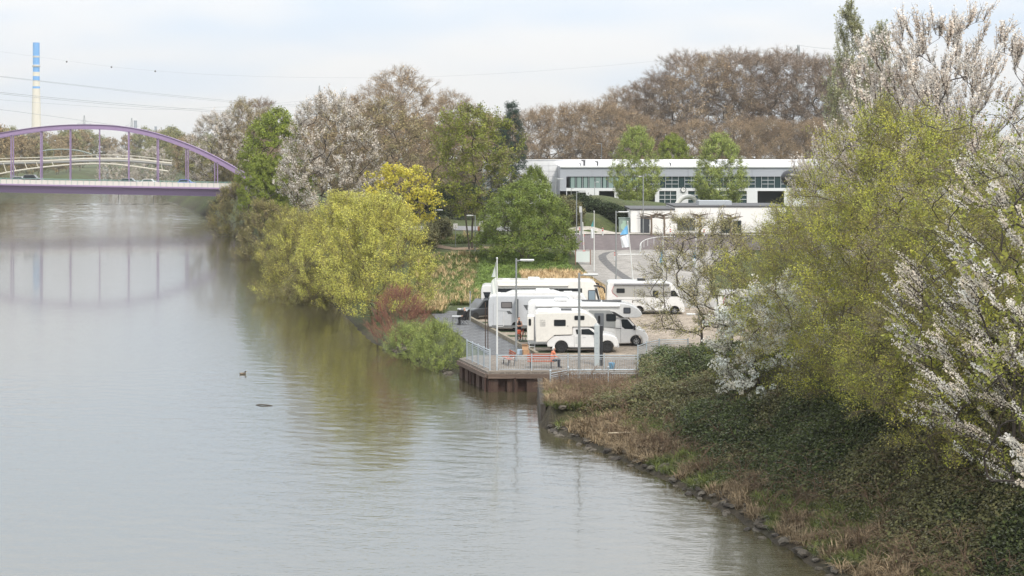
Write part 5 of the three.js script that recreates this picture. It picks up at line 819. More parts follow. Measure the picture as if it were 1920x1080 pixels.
{ // pickup with cabin
  const D = 101.2, W = 1.9, g = thing('pickup_camper', 'white pickup truck carrying a white camper cabin, nearest of the parked campers', 'camper', spot(988.5, D, W)), u = a => (a - 65) / 205, v = b => (775 - b) / 205, P = L => L.map(([a, b]) => [u(a), v(b)]);
  const wr = u(1220), wl = u(557), wy = .40;
  const body = [...P([[345, 640], [350, 605], [445, 528], [714, 516], [718, 412], [735, 398], [945, 402], [985, 415], [1105, 494], [1250, 508], [1325, 535], [1365, 575], [1380, 630], [1380, 668], [1350, 692]]), ...arch(wr, wy, .47), [u(1100), v(698)], [u(680), v(698)], ...arch(wl, wy, .47), ...P([[440, 690], [360, 690]])];
  part('truck_body', extrude(body, W, .07), WPAINT, g);
  const z = W / 2 + .005; for (const s of [1, -1]) { plate(g, 'side_window', P([[846, 432], [955, 428], [1052, 500], [1050, 514], [846, 508]]), s * z, CARGLASS); plate(g, 'rear_side_window', P([[764, 436], [806, 433], [806, 505], [776, 503]]), s * z, CARGLASS); }
  part('windscreen', (() => { const a = [u(975), v(408)], b = [u(1100), v(487)]; return bar(V(a[0], a[1], 0), V(b[0], b[1], 0), W - .3, .03); })(), CARGLASS, g);
  part('mirror', rbox(.14, .18, .22, u(1045), v(490), z + .1, .04), WPAINT, g); part('air_vent', box(.2, .11, .02, u(1110), v(556), z), BLK, g);
  part('headlight', rbox(.22, .13, .3, u(1338), v(566), W / 2 - .16, .04), LAMPG, g); part('headlight', rbox(.22, .13, .3, u(1338), v(566), -W / 2 + .16, .04), LAMPG, g);
  seam(g, u(740), v(520), u(745), v(690), z); seam(g, u(835), v(440), u(838), v(680), z); seam(g, u(1075), v(500), u(1090), v(660), z); part('door_handle', box(.17, .035, .03, u(890), v(548), z + .01), SILVER, g);
  plate(g, 'awning_sticker', P([[760, 540], [800, 540], [800, 645], [760, 645]]), z, MAT(lin(.55, .56, .56), .7), .01);
  part('side_step', box(u(1085) - u(690), .08, .14, (u(1085) + u(690)) / 2, v(706), W / 2 - .05), BLK, g); part('underbody', box(4.4, .3, 1.3, u(850), .42, 0), BLK, g);
  part('front_bumper', box(.25, .2, W - .1, u(1365), v(672), 0), SILVER, g);
  for (const zz of [W / 2 - .02, -W / 2 + .02]) { vWheel(g, wl, zz, .415, RIMD); vWheel(g, wr, zz, .415, RIMD); }
  const CW = 2.08, cz = CW / 2 + .004, cab = part('cabin', extrude(P([[190, 615], [188, 215], [205, 196], [880, 188], [935, 206], [1040, 272], [1072, 318], [1070, 360], [1045, 388], [1005, 394], [716, 396], [714, 508], [455, 516], [345, 613]]), CW, .035), CREAM, g);
  vWindow(cab, u(450), u(620), v(385), v(292), cz); vWindow(cab, u(743), u(890), v(298), v(234), cz);
  const R = rng(12), ink = []; for (let r = 0; r < 3; r++) for (let c = 0; c < 5; c++) { const x = u(250) + c * .079, y = v(306) - r * .145; ink.push(box(.012, .1, .004, x, y, cz)); if (R() < .7) ink.push(box(.05, .014, .004, x + .025, y + .045, cz + .001)); if (R() < .6) ink.push(box(.05, .014, .004, x + .025, y - .04, cz + .001)); if (R() < .5) ink.push(box(.012, .1, .004, x + .05, y, cz)); } ink.push(box(.36, .018, .004, u(288), v(386), cz)); part('lettering', ink, MAT(lin(.12, .12, .13), .8), cab);
  part('fuel_cap', new THREE.CylinderGeometry(.03, .03, .02, 10).rotateX(Math.PI / 2).translate(u(650), v(384), cz), BLK, cab);
  part('roof', box(u(850) - u(220), .09, CW - .25, (u(850) + u(220)) / 2, v(183), 0), WPAINT, cab); part('roof_vent', rbox(.45, .12, .45, u(300), v(162), .2, .04), WPAINT, cab); part('roof_vent', rbox(.5, .12, .5, u(480), v(160), -.1, .04), WPAINT, cab); part('solar_panel', box(.8, .04, .8, u(640), v(168), 0), BLK, cab); part('roof_vent', rbox(.7, .1, .5, u(780), v(162), .2, .04), WPAINT, cab);
  const an = part('rear_annex', rbox(u(165) - u(65), v(250) - v(600), 1.2, (u(165) + u(65)) / 2, (v(250) + v(600)) / 2, .2, .05), CREAM, g); vWindow(an, u(85), u(122), v(385), v(285), .806); part('hinge_post', box(.06, v(255) - v(600), .06, u(170), (v(255) + v(600)) / 2, .78), SEAM, an);
  const lad = part('steps', [...[-.2, .2].map(s => rod(V(u(135) + s, 0, .75), V(u(135) + s, v(605), .55), .022, .022, 6)), ...[.2, .42, .64].map(y => box(.4, .03, .12, u(135), y, .7 - y * .25))], MAT(lin(.6, .61, .62), .4), g);
}
{ // alcove motorhome
  const D = 104.6, W = 2.25, g = thing('alcove_motorhome', 'white motorhome with sleeping alcove above the cab, right behind the pickup camper', 'motorhome', spot(989.8, D, W)), u = a => (a - 75) / 198, v = b => (712 - b) / 198, P = L => L.map(([a, b]) => [u(a), v(b)]), z = W / 2 + .006;
  part('body', extrude(P([[75, 682], [75, 175], [84, 115], [120, 78], [200, 70], [1450, 92], [1560, 118], [1650, 165], [1704, 215], [1720, 252], [1702, 284], [1640, 299], [1335, 300], [1335, 682]]), W, .06), WPAINT, g);
  const wr = u(1637), body = [...P([[1322, 305], [1370, 290], [1500, 304], [1530, 318], [1650, 455], [1715, 470], [1785, 528], [1812, 590], [1812, 645], [1785, 672]]), [wr + .46, .2], ...arch(wr, .34, .45), [wr - .46, .2], ...P([[1322, 680]])];
  part('cab', extrude(body, 2.0, .09), WPAINT, g);
  const cz = 1.006; for (const s of [1, -1]) plate(g, 'cab_window', P([[1416, 330], [1440, 322], [1510, 325], [1596, 430], [1590, 466], [1470, 462], [1430, 430]]), s * cz, CARGLASS);
  part('windscreen', bar(V(u(1528), v(312), 0), V(u(1645), v(445), 0), 1.7, .03), CARGLASS, g); part('mirror', rbox(.16, .34, .2, u(1608), v(440), cz + .15, .05), BLK, g);
  part('headlight', rbox(.3, .2, .2, u(1735), v(500), cz - .12, .06), LAMPG, g); seam(g, u(1405), v(320), u(1412), v(662), cz); seam(g, u(1618), v(468), u(1622), v(590), cz); part('stripe', bar(V(u(1165), v(432), z), V(u(1420), v(456), z), .01, .05), BLK, g);
  plate(g, 'grey_panel', P([[948, 192], [1255, 192], [1335, 300], [1335, 445], [948, 425]]), z, GRIP, .012);
  const dr = plate(g, 'door', roundRect(u(1030), u(1166), v(640), v(232), .06), z + .012, MAT(lin(.12, .13, .145), .5), .03); vWindow(dr, u(1082), u(1116), v(385), v(265), z + .03); vWindow(g, u(1200), u(1342), v(346), v(240), z + .02); vWindow(g, u(1448), u(1552), v(238), v(152), z, 'window', MAT(lin(.09, .10, .12), .1));
  part('awning', rod(V(u(190), v(128), z + .06), V(u(1395), v(128), z + .06), .1, .1, 10), WPAINT, g); part('dark_swoosh', extrude(P([[1265, 205], [1320, 215], [1440, 285], [1465, 300], [1400, 296], [1330, 260]]), .015).translate(0, 0, z + .01), BLK, g);
  part('skirt', box(u(1320) - u(120), .25, .05, (u(1320) + u(120)) / 2, v(660), z - .05), GRIP, g); part('underbody', box(7, .35, 1.6, 3.6, .42, 0), BLK, g);
  vWheel(g, wr, .97, .36); vWheel(g, wr, -.97, .36); vWheel(g, u(500), .97, .36); vWheel(g, u(500), -.97, .36);
  part('air_conditioner', rbox(1.0, .2, .7, u(555), v(52), .2, .09), WPAINT, g); part('roof_hatch', rbox(.45, .08, .45, u(300), v(66), 0, .03), WPAINT, g); part('roof_rail', rod(V(u(860), v(78), .7), V(u(1460), v(88), .7), .025, .025, 6), RIMS, g); part('solar_panel', box(1.4, .04, .7, u(1000), v(76), -.2), BLK, g); part('solar_panel', box(1.4, .04, .7, u(1300), v(80), -.2), BLK, g);
  for (const zz of [.9, -.9]) part('tail_light', box(.04, .5, .14, -.01, .9, zz), REDL, g);
}
{ // silver motorhome
  const D = 113.2, W = 2.25, g = thing('silver_motorhome', 'silver grey motorhome with dark graphics behind the flagpole', 'motorhome', spot(916, D, W)), u = a => (a - 296) / 92, v = b => (625 - b) / 92, P = L => L.map(([a, b]) => [u(a), v(b)]), z = W / 2 + .006;
  part('body', extrude([...P([[300, 590], [290, 560], [296, 400], [304, 378], [325, 366], [860, 366], [930, 420], [985, 480], [990, 560], [975, 592]]), ...arch(u(905), .36, .42), ...arch(u(500), .36, .42)], W, .06), SILVER, g);
  part('roof_shell', extrude(P([[300, 380], [308, 362], [420, 360], [470, 340], [770, 338], [850, 364], [840, 382]]), W - .1, .05), WPAINT, g);
  vWindow(g, u(387), u(467), v(455), v(410), z, 'window', MAT(lin(.16, .15, .15), .3)); plate(g, 'graphic', P([[425, 475], [450, 475], [470, 497], [438, 497]]), z, MAT(lin(.08, .085, .09), .5), .01); plate(g, 'graphic', P([[548, 432], [580, 432], [580, 470], [572, 470]]), z, MAT(lin(.08, .085, .09), .5), .01);
  seam(g, u(355), v(474), u(430), v(476), z); seam(g, u(405), v(478), u(405), v(585), z); seam(g, u(330), v(590), u(330), v(420), z); part('rail_hoop', new THREE.TubeGeometry(new THREE.CatmullRomCurve3(P([[357, 478], [357, 580], [365, 588], [398, 588], [405, 580], [405, 480]]).map(p => V(p[0], p[1], z + .02)), false, 'catmullrom', .2), 30, .02, 5), WPAINT, g);
  part('skirt', box(u(970) - u(320), .2, .04, (u(970) + u(320)) / 2, v(588), z - .02), MAT(lin(.14, .145, .15), .5), g); part('bumper', rbox(.3, .4, W - .05, .08, v(560), 0, .08), SILVER, g);
  for (const zz of [.85, -.85]) part('tail_light', box(.05, .55, .16, -.06, v(520), zz), REDL, g); plate(g, 'open_door', roundRect(u(490), u(512), v(520), v(386), .02), z + .3, MAT(lin(.06, .065, .075), .5), .5);
  part('rear_window', box(.03, .7, 1.3, u(294), v(420), 0), CARGLASS, g); part('air_conditioner', rbox(1.1, .2, .8, u(690), v(332), 0, .08), WPAINT, g); part('roof_hatch', rbox(.5, .12, .5, u(360), v(356), 0, .04), WPAINT, g);
  for (const x of [905, 500]) for (const zz of [.97, -.97]) vWheel(g, u(x), zz, .36); part('underbody', box(6.4, .3, 1.5, 3.6, .45, 0), BLK, g);
}
{ // low white van between silver motorhome and coach
  const D = 117, W = 2.1, g = thing('white_camper_van', 'white camper van roof between the silver motorhome and the coach', 'camper van', spot(1008, D, W)), z = W / 2 + .006;
  part('body', extrude([[0, .4], [0, 2.3], [.08, 2.5], [.3, 2.58], [3.4, 2.58], [3.75, 2.45], [4.2, 1.7], [4.75, 1.45], [4.85, 1.0], [4.8, .4], [4.5, .35], ...arch(3.9, .34, .4), ...arch(.9, .34, .4)], W, .08), WPAINT, g);
  vWindow(g, .5, 1.2, 1.55, 2.1, z); vWindow(g, 1.6, 2.6, 1.55, 2.1, z); plate(g, 'cab_window', [[3.0, 1.55], [3.0, 2.15], [3.6, 2.15], [4.0, 1.6]], z, CARGLASS); part('air_conditioner', rbox(.9, .2, .7, .7, 2.68, 0, .08), WPAINT, g); part('roof_hatch', rbox(.7, .14, .6, 2.5, 2.64, 0, .05), WPAINT, g); part('roof_rail', rod(V(.3, 2.68, .7), V(3.3, 2.66, .7), .03, .03, 6), RIMS, g); seam(g, 2.9, .6, 2.9, 2.3, z); part('stripe', box(2.4, .06, .01, 1.6, 1.3, z), SEAM, g);
  for (const x of [3.9, .9]) for (const zz of [.9, -.9]) vWheel(g, x, zz, .34);
}
{ // coach built liner
  const D = 120.4, W = 2.4, g = thing('coach_motorhome', 'long white coach motorhome with a dark window band, farthest back of the row', 'motorhome', spot(921.5, D, W)), u = a => (a - 315) / 86.5, v = b => (553 - b) / 86.5, P = L => L.map(([a, b]) => [u(a), v(b)]), z = W / 2 + .006;
  part('body', extrude([...P([[316, 520], [315, 290], [322, 268], [345, 261], [1035, 262], [1062, 272], [1078, 300], [1105, 410], [1108, 500], [1095, 525]]), ...arch(u(985), .42, .48), ...arch(u(480), .42, .48)], W, .07), CREAM, g);
  plate(g, 'window_band', P([[362, 360], [362, 318], [970, 318], [970, 402], [880, 402], [860, 360]]), z, CARGLASS, .02); for (const x of [520, 660, 800]) seam(g, u(x), v(360), u(x), v(318), z + .012);
  vWindow(g, u(1013), u(1068), v(403), v(330), z, 'cab_window', SKYG); part('windscreen', bar(V(u(1074), v(296), 0), V(u(1104), v(400), 0), W - .2, .04), CARGLASS, g); plate(g, 'windscreen_edge', P([[1062, 318], [1078, 318], [1100, 405], [1086, 405]]), z, BLK, .02);
  part('lower_stripe', box(u(1085) - u(330), .09, .012, (u(1085) + u(330)) / 2, v(412), z), MAT(lin(.08, .08, .09), .5), g); part('awning', rod(V(u(365), v(296), z + .05), V(u(870), v(296), z + .05), .11, .11, 10), CREAM, g);
  part('mirror_arm', new THREE.TubeGeometry(new THREE.CatmullRomCurve3([V(u(1040), v(300), z - .2), V(u(1090), v(300), z + .2), V(u(1125), v(312), z + .3), V(u(1134), v(348), z + .3)]), 16, .07, 6), BLK, g); part('mirror_arm', new THREE.TubeGeometry(new THREE.CatmullRomCurve3([V(u(1060), v(300), -z + .2), V(u(1100), v(306), -z - .2), V(u(1112), v(335), -z - .2)]), 16, .06, 6), BLK, g);
  part('air_conditioner', rbox(1.0, .22, .9, u(622), v(254), 0, .09), WPAINT, g); part('roof_hatch', rbox(.9, .1, .7, u(735), v(259), .2, .04), WPAINT, g); part('roof_hatch', rbox(.6, .1, .6, u(420), v(258), .2, .04), WPAINT, g);
  part('locker_line', box(u(960) - u(540), .02, .012, u(750), v(440), z), SEAM, g); for (const x of [560, 640, 720, 800, 880]) seam(g, u(x), v(440), u(x), v(515), z);
  for (const x of [985, 480]) for (const zz of [1.04, -1.04]) vWheel(g, u(x), zz, .42); part('underbody', box(8.4, .4, 1.7, 4.6, .5, 0), BLK, g); part('rear_trim', box(.03, 1.2, .5, -.01, 1.6, .6), MAT(lin(.3, .2, .14), .6), g);
}
{ // white motorhome peeking out left of the coach
  const D = 124.6, W = 2.2, g = thing('white_motorhome', 'white motorhome with a black rear window showing left of the coach', 'motorhome', spot(901.5, D, W)), z = W / 2 + .006;
  part('body', extrude([[.02, .35], [0, .9], [.02, 2.2], [.12, 2.5], [.35, 2.6], [5.6, 2.6], [6.2, 2.3], [6.6, 1.4], [6.6, .4], ...arch(5.6, .34, .42), ...arch(1.6, .34, .42)], W, .07), WPAINT, g);
  plate(g, 'side_glass', [[.2, 2.0], [1.6, 2.0], [1.6, 1.1], [.75, 1.1], [.4, 1.4]], z, CARGLASS, .02); part('rear_window', box(.03, .8, 1.4, 0, 1.8, 0), CARGLASS, g); for (const x of [5.6, 1.6]) for (const zz of [.95, -.95]) vWheel(g, x, zz, .34); part('roof_hatch', rbox(.5, .12, .5, 2, 2.66, 0, .04), WPAINT, g);
}
{ const c = makeCar('parked_car', 'dark grey car parked left of the silver motorhome rear', 'car', [X(908, 121.4), 1.24, -122.6], Math.PI + .55, [.035, .04, .048], 4.5, 1.62); part('grille', box(.04, .28, 1.0, 2.24, .62, 0), BLK, c); for (const s of [-1, 1]) part('headlight', rbox(.2, .16, .4, 2.12, .8, s * .62, .05), LAMPG, c); }
function motorhomeRight(name, label, p, D, dark) {
  const W = 2.25, g = thing(name, label, 'motorhome', spot(p, D, W)), u = a => (a - 1145) / 83.3, v = b => (504 - b) / 83.3, P = L => L.map(([a, b]) => [u(a), v(b)]), z = W / 2 + .006;
  part('body', extrude([...P([[1148, 492], [1145, 440], [1150, 300], [1158, 275], [1178, 264], [1580, 266], [1625, 285], [1660, 330], [1690, 400], [1708, 440], [1712, 480], [1700, 492]]), ...arch(u(1640), .33, .42), ...arch(u(1382), .33, .42)], W, .06), WPAINT, g);
  plate(g, 'grey_band', P([[1188, 330], [1200, 300], [1610, 300], [1610, 378], [1225, 374], [1190, 345]]), z, MAT(lin(.36, .355, .34), .5), .012); part('red_trim', [bar(V(u(1184), v(330), z), V(u(1190), v(348), z), .02, .04), bar(V(u(1190), v(348), z), V(u(1226), v(377), z), .02, .04), bar(V(u(1184), v(330), z), V(u(1198), v(299), z), .02, .04)], MAT(lin(.42, .06, .08), .5), g);
  vWindow(g, u(1218), u(1278), v(347), v(314), z + .012); vWindow(g, u(1480), u(1520), v(372), v(330), z + .012); part('awning', rod(V(u(1200), v(286), z + .05), V(u(1600), v(286), z + .05), .09, .09, 10), MAT(lin(.18, .18, .19), .6), g); plate(g, 'cab_window', P([[1612, 372], [1612, 330], [1640, 330], [1668, 372]]), z + .012, CARGLASS); part('windscreen', bar(V(u(1630), v(292), 0), V(u(1688), v(390), 0), W - .3, .04), CARGLASS, g);
  seam(g, u(1348), v(300), u(1348), v(374), z + .02); seam(g, u(1190), v(395), u(1340), v(395), z); seam(g, u(1255), v(395), u(1255), v(480), z); part('decal', [box(.5, .05, .01, u(1352), v(402), z), box(.1, .2, .01, u(1335), v(410), z), box(.1, .16, .01, u(1372), v(408), z)], MAT(lin(.16, .15, .15), .6), g);
  part('roof_box', rbox(.7, .16, .6, u(1405), v(256), 0, .05), BLK, g); part('roof_hatch', rbox(.6, .12, .5, u(1530), v(260), 0, .04), WPAINT, g); part('rear_cluster', box(.04, .9, .3, .02, v(330), .85), MAT(lin(.25, .27, .26), .4), g);
  for (const x of [1640, 1382]) for (const zz of [.97, -.97]) vWheel(g, u(x), zz, .34); part('underbody', box(6, .3, 1.5, 3.4, .4, 0), BLK, g); return g;
}
motorhomeRight('liner_motorhome', 'white motorhome with grey band and red trim behind the small spreading tree', 1137, 125);
motorhomeRight('liner_motorhome', 'white motorhome almost hidden by the flowering shrub and thin tree', 1345, 116);
// ------------------------------------------------------------ people
function sdfMesh(bones, res, k) { // smooth union of tapered capsules, meshed
  let lo = [1e9, 1e9, 1e9], hi = [-1e9, -1e9, -1e9]; for (const b of bones) for (const e of [0, 3]) for (let c = 0; c < 3; c++) { lo[c] = Math.min(lo[c], b[e + c] - Math.max(b[6], b[7]) - .06); hi[c] = Math.max(hi[c], b[e + c] + Math.max(b[6], b[7]) + .06); }
  const S = Math.max(hi[0] - lo[0], hi[1] - lo[1], hi[2] - lo[2]) / 2, C = [0, 1, 2].map(c => (lo[c] + hi[c]) / 2), mc = new MarchingCubes(res, BLK, true, true, 120000); mc.isolation = 0; mc.reset();
  const dist = (x, y, z, b) => { const dx = b[3] - b[0], dy = b[4] - b[1], dz = b[5] - b[2], t = clamp(((x - b[0]) * dx + (y - b[1]) * dy + (z - b[2]) * dz) / (dx * dx + dy * dy + dz * dz + 1e-9)); return Math.hypot(x - b[0] - dx * t, y - b[1] - dy * t, z - b[2] - dz * t) - lerp(b[6], b[7], t); };
  const h = res / 2; for (let zi = 0; zi < res; zi++) for (let yi = 0; yi < res; yi++) for (let xi = 0; xi < res; xi++) { const x = (xi - h) / h * S + C[0], y = (yi - h) / h * S + C[1], z = (zi - h) / h * S + C[2]; let s = 0; for (const b of bones) s += Math.exp(-dist(x, y, z, b) / k); mc.field[xi + yi * res + zi * res * res] = k * Math.log(s + 1e-30); }
  mc.update(); const n = mc.count, P = new Float32Array(n * 3), Nn = new Float32Array(n * 3), K = new Float32Array(n * 3);
  for (let i = 0; i < n; i++) { const x = mc.positionArray[i * 3] * S + C[0], y = mc.positionArray[i * 3 + 1] * S + C[1], z = mc.positionArray[i * 3 + 2] * S + C[2]; P.set([x, y, z], i * 3); let bd = 1e9, bc = bones[0][8]; for (const b of bones) { const q = dist(x, y, z, b); if (q < bd) { bd = q; bc = b[8]; } } K.set(bc, i * 3); }
  const g = new THREE.BufferGeometry(); g.setAttribute('position', new THREE.BufferAttribute(P, 3)); g.setAttribute('normal', new THREE.BufferAttribute(Nn, 3)); g.setAttribute('color', new THREE.BufferAttribute(K, 3)); g.computeVertexNormals(); return g;
}
const SKIN = [.55, .33, .24];
function headBones(c, f, hair, bald) { // c centre, f facing in the plane
  const s = [-f[1], f[0]], q = (a, b, y) => [c[0] + f[0] * a + s[0] * b, c[1] + y, c[2] + f[1] * a + s[1] * b], B = (p, r, col) => [...p, ...p, r, r, col];
  const o = [B(q(0, 0, .03), .085, SKIN), B(q(.015, 0, -.04), .066, SKIN), B(q(.09, 0, -.015), .016, SKIN), B(q(.07, .033, .015), .012, [.05, .04, .035]), B(q(.07, -.033, .015), .012, [.05, .04, .035]), [...q(.078, -.022, -.055), ...q(.078, .022, -.055), .009, .009, [.35, .12, .1]], B(q(-.005, .085, 0), .02, SKIN), B(q(-.005, -.085, 0), .02, SKIN)];
  if (!bald) o.push(B(q(-.025, 0, .06), .086, hair), B(q(-.05, 0, .0), .075, hair)); return o;
}
function handBones(w, d, up) { const o = [], D = V(...d).normalize(), U = V(...up).normalize(), S = V().crossVectors(D, U).normalize(), p = (a, b, c) => { const v = V(...w).addScaledVector(D, a).addScaledVector(S, b).addScaledVector(U, c); return [v.x, v.y, v.z]; }; o.push([...p(0, 0, 0), ...p(.07, 0, 0), .026, .03, SKIN]); [[-.03, .065], [-.01, .078], [.01, .074], [.03, .06]].forEach(([b, l]) => { o.push([...p(.075, b, 0), ...p(.075 + l * .55, b, -.012), .0095, .009, SKIN]); o.push([...p(.075 + l * .55, b, -.012), ...p(.075 + l * .85, b, -.04), .009, .008, SKIN]); }); o.push([...p(.02, -.032, -.005), ...p(.055, -.058, -.02), .011, .0095, SKIN], [...p(.055, -.058, -.02), ...p(.085, -.052, -.035), .0095, .0085, SKIN]); return o; }
const PMAT = new THREE.MeshStandardMaterial({ vertexColors: true, roughness: .9 });
function person(label, pos, turn, body, head, hands) { const m = mergeGeometries([sdfMesh(body, 68, .018), sdfMesh(head, 44, .008), ...hands.map(h => sdfMesh(h, 40, .004))]); const g = solo('person', m, PMAT, label, 'person', pos, turn); return g; }
{ // seated on the bench, local x is the way the person faces
  const O = [.62, .20, .11], N = [.03, .035, .05], G = [.045, .04, .04], b = [];
  b.push([0, .52, 0, .02, .78, 0, .15, .155, O], [.02, .78, 0, .05, 1.0, 0, .155, .12, O], [.05, 1.0, -.16, .05, 1.0, .16, .075, .075, O], [.06, 1.05, 0, .08, 1.14, 0, .052, .05, SKIN]);
  for (const s of [-1, 1]) b.push([.05, 1.0, s * .19, .14, .74, s * .22, .06, .048, O], [.14, .74, s * .22, .38, .66, s * .12, .046, .036, O], [.0, .5, s * .09, .44, .50, s * .1, .095, .068, N], [.44, .5, s * .1, .45, .1, s * .1, .062, .045, N], [.45, .07, s * .1, .6, .04, s * .11, .045, .036, G]);
  person('person in an orange jacket and dark trousers sitting on the orange bench', [X(1036, 93.9), 1.28, -93.95], .35, b, headBones([.10, 1.24, 0], [1, 0], [.72, .70, .66]), [handBones([.38, .66, .12], [1, -.25, -.3], [0, 1, 0]), handBones([.38, .66, -.12], [1, -.25, .3], [0, 1, 0])]);
}
{ // in the camping chair
  const K = [.02, .02, .023], J = [.05, .05, .06], b = [[0, .52, 0, -.06, .8, 0, .16, .165, K], [-.06, .8, 0, -.08, 1.02, 0, .165, .12, K], [-.08, 1.02, -.17, -.08, 1.02, .17, .075, .075, K], [-.06, 1.07, 0, -.04, 1.16, 0, .055, .052, SKIN]];
  for (const s of [-1, 1]) b.push([-.08, 1.0, s * .2, 0, .74, s * .25, .06, .05, K], [0, .74, s * .25, .26, .68, s * .2, .045, .036, SKIN], [0, .5, s * .1, .44, .5, s * .12, .095, .07, J], [.44, .5, s * .12, .4, .08, s * .12, .062, .045, J], [.4, .06, s * .12, .56, .04, s * .13, .045, .036, K]);
  person('bald person in black sitting in the black camping chair', [X(870.5, 117.6), 1.24, -117.8], Math.PI - .3, b, headBones([-.02, 1.26, 0], [1, 0], K, true), [handBones([.26, .68, .2], [1, -.1, 0], [0, 1, 0]), handBones([.26, .68, -.2], [1, -.1, 0], [0, 1, 0])]);
  const c = thing('camping_chair', 'black high backed camping chair at the end of the gravel path', 'chair', [X(870.5, 117.6), 1.24, -117.8], Math.PI - .3), cm = MAT(lin(.018, .018, .02), .9), fm = MAT(lin(.06, .06, .065), .5);
  part('seat', rbox(.5, .05, .56, .08, .40, 0, .02), cm, c); part('backrest', rbox(.05, .85, .56, 0, 0, 0, .02).rotateZ(.2).translate(-.3, .82, 0), cm, c); for (const s of [-1, 1]) { part('armrest', rbox(.46, .04, .06, .08, .62, s * .33, .015), cm, c); part('leg', rod(V(.3, 0, s * .3), V(-.15, .62, s * .3), .014, .014, 6), fm, c); part('leg', rod(V(-.3, 0, s * .3), V(.28, .6, s * .3), .014, .014, 6), fm, c); } part('footrest', rbox(.25, .04, .4, .42, .2, 0, .015), cm, c);
  const t = thing('camping_table', 'small grey camping table beside the camping chair', 'table', [X(856, 117.6), 1.24, -117.7]); part('table_top', rbox(.75, .04, .5, 0, .7, 0, .015), MAT(lin(.5, .52, .53), .5), t); for (const a of [-.32, .32]) for (const s of [-.2, .2]) part('leg', rod(V(a, 0, s), V(a * .9, .7, s * .9), .014, .014, 6), fm, t);
}
{ // standing beside the campers, arms folded, orange bag at the hip
  const T0 = [.03, .028, .03], L = [.022, .022, .026], b = [[0, .95, 0, 0, 1.2, 0, .14, .15, T0], [0, 1.2, 0, 0, 1.42, 0, .15, .11, T0], [0, 1.42, -.15, 0, 1.42, .15, .06, .06, SKIN], [0, 1.46, 0, .01, 1.56, 0, .05, .048, SKIN]];
  for (const s of [-1, 1]) b.push([0, 1.42, s * .18, .04, 1.16, s * .24, .052, .042, SKIN], [.04, 1.16, s * .24, .2, 1.15, -s * .02, .04, .03, SKIN], [0, .95, s * .09, .01, .5, s * .1, .095, .062, L], [.01, .5, s * .1, -.02, .1, s * .11, .06, .042, L], [-.02, .07, s * .11, .12, .04, s * .12, .042, .034, [.3, .3, .3]]);
  person('person with bare arms folded and dark clothes standing behind the pickup camper', [X(973, 107.5), 1.24, -107.5], -1.2, b, headBones([.02, 1.66, 0], [1, 0], [.045, .03, .025]), [handBones([.2, 1.15, .02], [.1, 0, 1], [1, 0, 0]), handBones([.2, 1.15, -.02], [.1, 0, -1], [1, 0, 0])]);
  const bike = thing('bicycle', 'bicycle with an orange red bag parked behind the pickup camper', 'bicycle', [X(977.5, 106.9), 1.24, -106.9], 1.15), bm = MAT(lin(.03, .03, .033), .5); for (const x of [-.52, .52]) part('wheel', [new THREE.TorusGeometry(.33, .022, 6, 26).translate(x, .35, 0), ...Array.from({ length: 8 }, (_, k) => rod(V(x, .35, 0), V(x + .32 * Math.cos(k * .785), .35 + .32 * Math.sin(k * .785), 0), .004, .004, 3))], bm, bike);
  part('frame', [rod(V(-.52, .35, 0), V(-.1, .3, 0), .016), rod(V(-.1, .3, 0), V(-.2, .85, 0), .018), rod(V(-.1, .3, 0), V(.36, .8, 0), .02), rod(V(-.19, .75, 0), V(.36, .82, 0), .018), rod(V(.52, .35, 0), V(.34, .95, 0), .018), rod(V(-.52, .35, 0), V(-.18, .75, 0), .014)], MAT(lin(.4, .07, .03), .4), bike); part('saddle', rbox(.26, .06, .14, -.2, .9, 0, .03), bm, bike); part('handlebar', rod(V(.32, 1.0, -.28), V(.32, 1.0, .28), .014), bm, bike); part('bag', rbox(.3, .32, .34, -.5, .82, 0, .08), MAT(lin(.55, .10, .04), .8), bike);
}
// ------------------------------------------------------------ benches, boxes, duck
function bench(label, pos, turn, L) { const g = thing('bench', label, 'bench', pos, turn, 'orange benches on the quay'), o = MAT(lin(.50, .135, .065), .6, { map: rep(GRAIN, .6) }), d = MAT(lin(.05, .05, .055), .6); for (let k = 0; k < 3; k++) part('seat_slat', rbox(L, .045, .11, 0, .44, -.02 + k * .13, .012), o, g); for (let k = 0; k < 3; k++) part('back_slat', rbox(L, .11, .04, 0, .56 + k * .135, -.16 - k * .03, .012), o, g); for (const s of [-1, 1]) { part('leg', bar(V(s * (L / 2 - .2), 0, .26), V(s * (L / 2 - .2), .42, .2), .06, .05), d, g); part('leg', bar(V(s * (L / 2 - .2), 0, -.18), V(s * (L / 2 - .2), .9, -.25), .06, .05), d, g); } return g; }
bench('orange bench seen from the front with a person on its right end', [X(1014, 93.6), 1.28, -94.0], 0, 1.75);
bench('orange bench seen end on, beside the street lamp on the quay', [X(955, 95.4), 1.28, -95.4], -Math.PI / 2 + .25, 1.6);
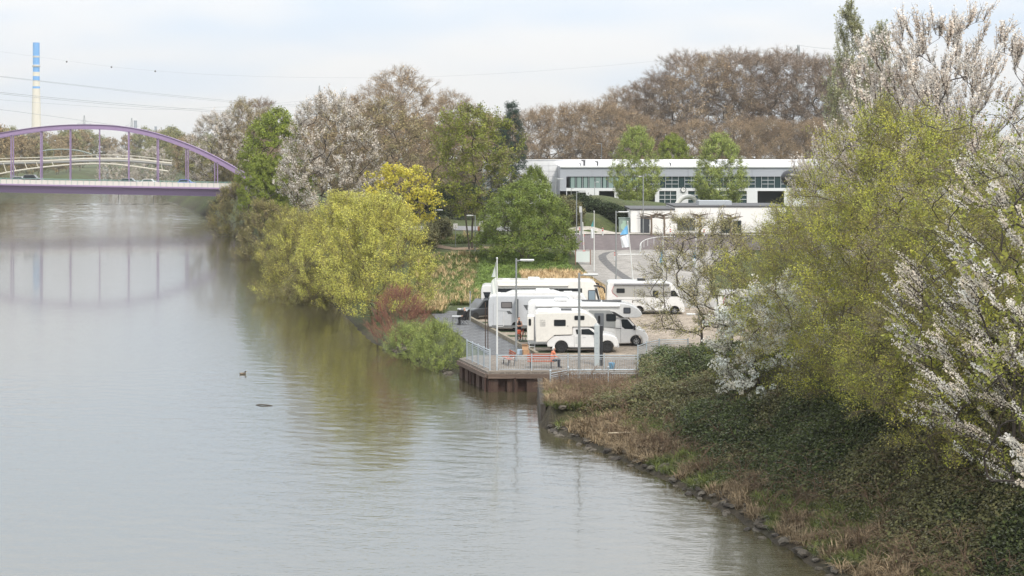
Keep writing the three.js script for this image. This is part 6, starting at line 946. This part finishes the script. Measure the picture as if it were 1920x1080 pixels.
{
  const card = MAT(lin(.42, .25, .14), .9), b1 = thing('cardboard_box', 'brown cardboard box standing below the open one beside the steps', 'box', [X(986, 100.2), 1.24, -100.2], .2); part('carton', box(.42, .34, .4, 0, .17, 0), card, b1); part('tape', box(.08, .005, .41, 0, .343, 0), PALE, b1);
  const b2 = thing('cardboard_box', 'open light brown cardboard box on top of the other', 'box', [X(985, 100.2), 1.59, -100.2], -.15); part('carton', [box(.4, .3, .02, 0, .15, .18), box(.4, .3, .02, 0, .15, -.18), box(.02, .3, .36, .19, .15, 0), box(.02, .3, .36, -.19, .15, 0), box(.38, .02, .36, 0, .012, 0)], MAT(lin(.52, .33, .20), .9), b2); part('flap', box(.4, .02, .2, 0, 0, 0).rotateX(-.9).translate(0, .36, .24), MAT(lin(.52, .33, .20), .9), b2);
  const cr = thing('plastic_crate', 'pale blue plastic crate on the gravel beside the cardboard boxes', 'crate', [X(976, 100.6), 1.24, -100.6], .1); part('shell', [box(.55, .3, .03, 0, .17, .2), box(.55, .3, .03, 0, .17, -.2), box(.03, .3, .4, .26, .17, 0), box(.03, .3, .4, -.26, .17, 0), box(.55, .03, .4, 0, .02, 0)], MAT(lin(.42, .52, .62), .5), cr);
  const bk = thing('blue_bucket', 'small blue plastic bucket behind the brambles at the railing', 'bucket', [X(1147, 93.6), 1.28, -93.6]); part('shell', new THREE.LatheGeometry([[0, .01], [.16, .01], [.2, .36], [.215, .36], [.215, .38], [.185, .38], [.15, .04], [0, .04]].map(p => new THREE.Vector2(...p)), 18), MAT(lin(.16, .38, .58), .5), bk);
  // duck and drifting branch
  const t = .13, dk = [[-.16, .06, 0, .1, .07, 0, .075, .085, [.10, .08, .06]], [.1, .09, 0, .15, .2, 0, .042, .034, [.06, .05, .045]], [.15, .215, 0, .18, .22, 0, .042, .036, [.05, .045, .04]], [.21, .21, 0, .265, .2, 0, .018, .014, [.4, .3, .1]], [-.16, .08, 0, -.28, .13, 0, .05, .014, [.12, .10, .08]], [-.1, .1, .05, -.2, .1, .03, .045, .02, [.25, .2, .15]], [-.1, .1, -.05, -.2, .1, -.03, .045, .02, [.25, .2, .15]]];
  solo('duck', sdfMesh(dk, 48, .012), PMAT, 'small dark duck swimming in the middle of the canal', 'duck', [X(456, 99.5), -.02, -99.5], .3);
  const br = new Tris(); br.tube([[-.55, .02, 0], [-.15, .05, .03], [.2, .03, 0], [.55, .01, .06]], [.02, .035, .03, .012], 6, [.07, .055, .045]); br.tube([[-.15, .05, .03], [-.35, .1, .1]], [.015, .006], 5, [.07, .055, .045]); solo('floating_branch', br.geo(), BARK, 'short dark branch drifting on the water below the duck', 'branch', [X(496, 87.3), 0, -87.3], -.2);
  const lg = new Tris(); lg.tube([[-1, .05, 0], [0, .12, .1], [.9, .06, .05]], [.03, .05, .03], 6, [.45, .38, .28]); solo('drift_log', lg.geo(), BARK, 'pale bare driftwood stick lying on the dead grass', 'log', [X(1176, 75), ground(X(1176, 75), 75) + .12, -75], -.15);
}
renderer.render(scene, camera);
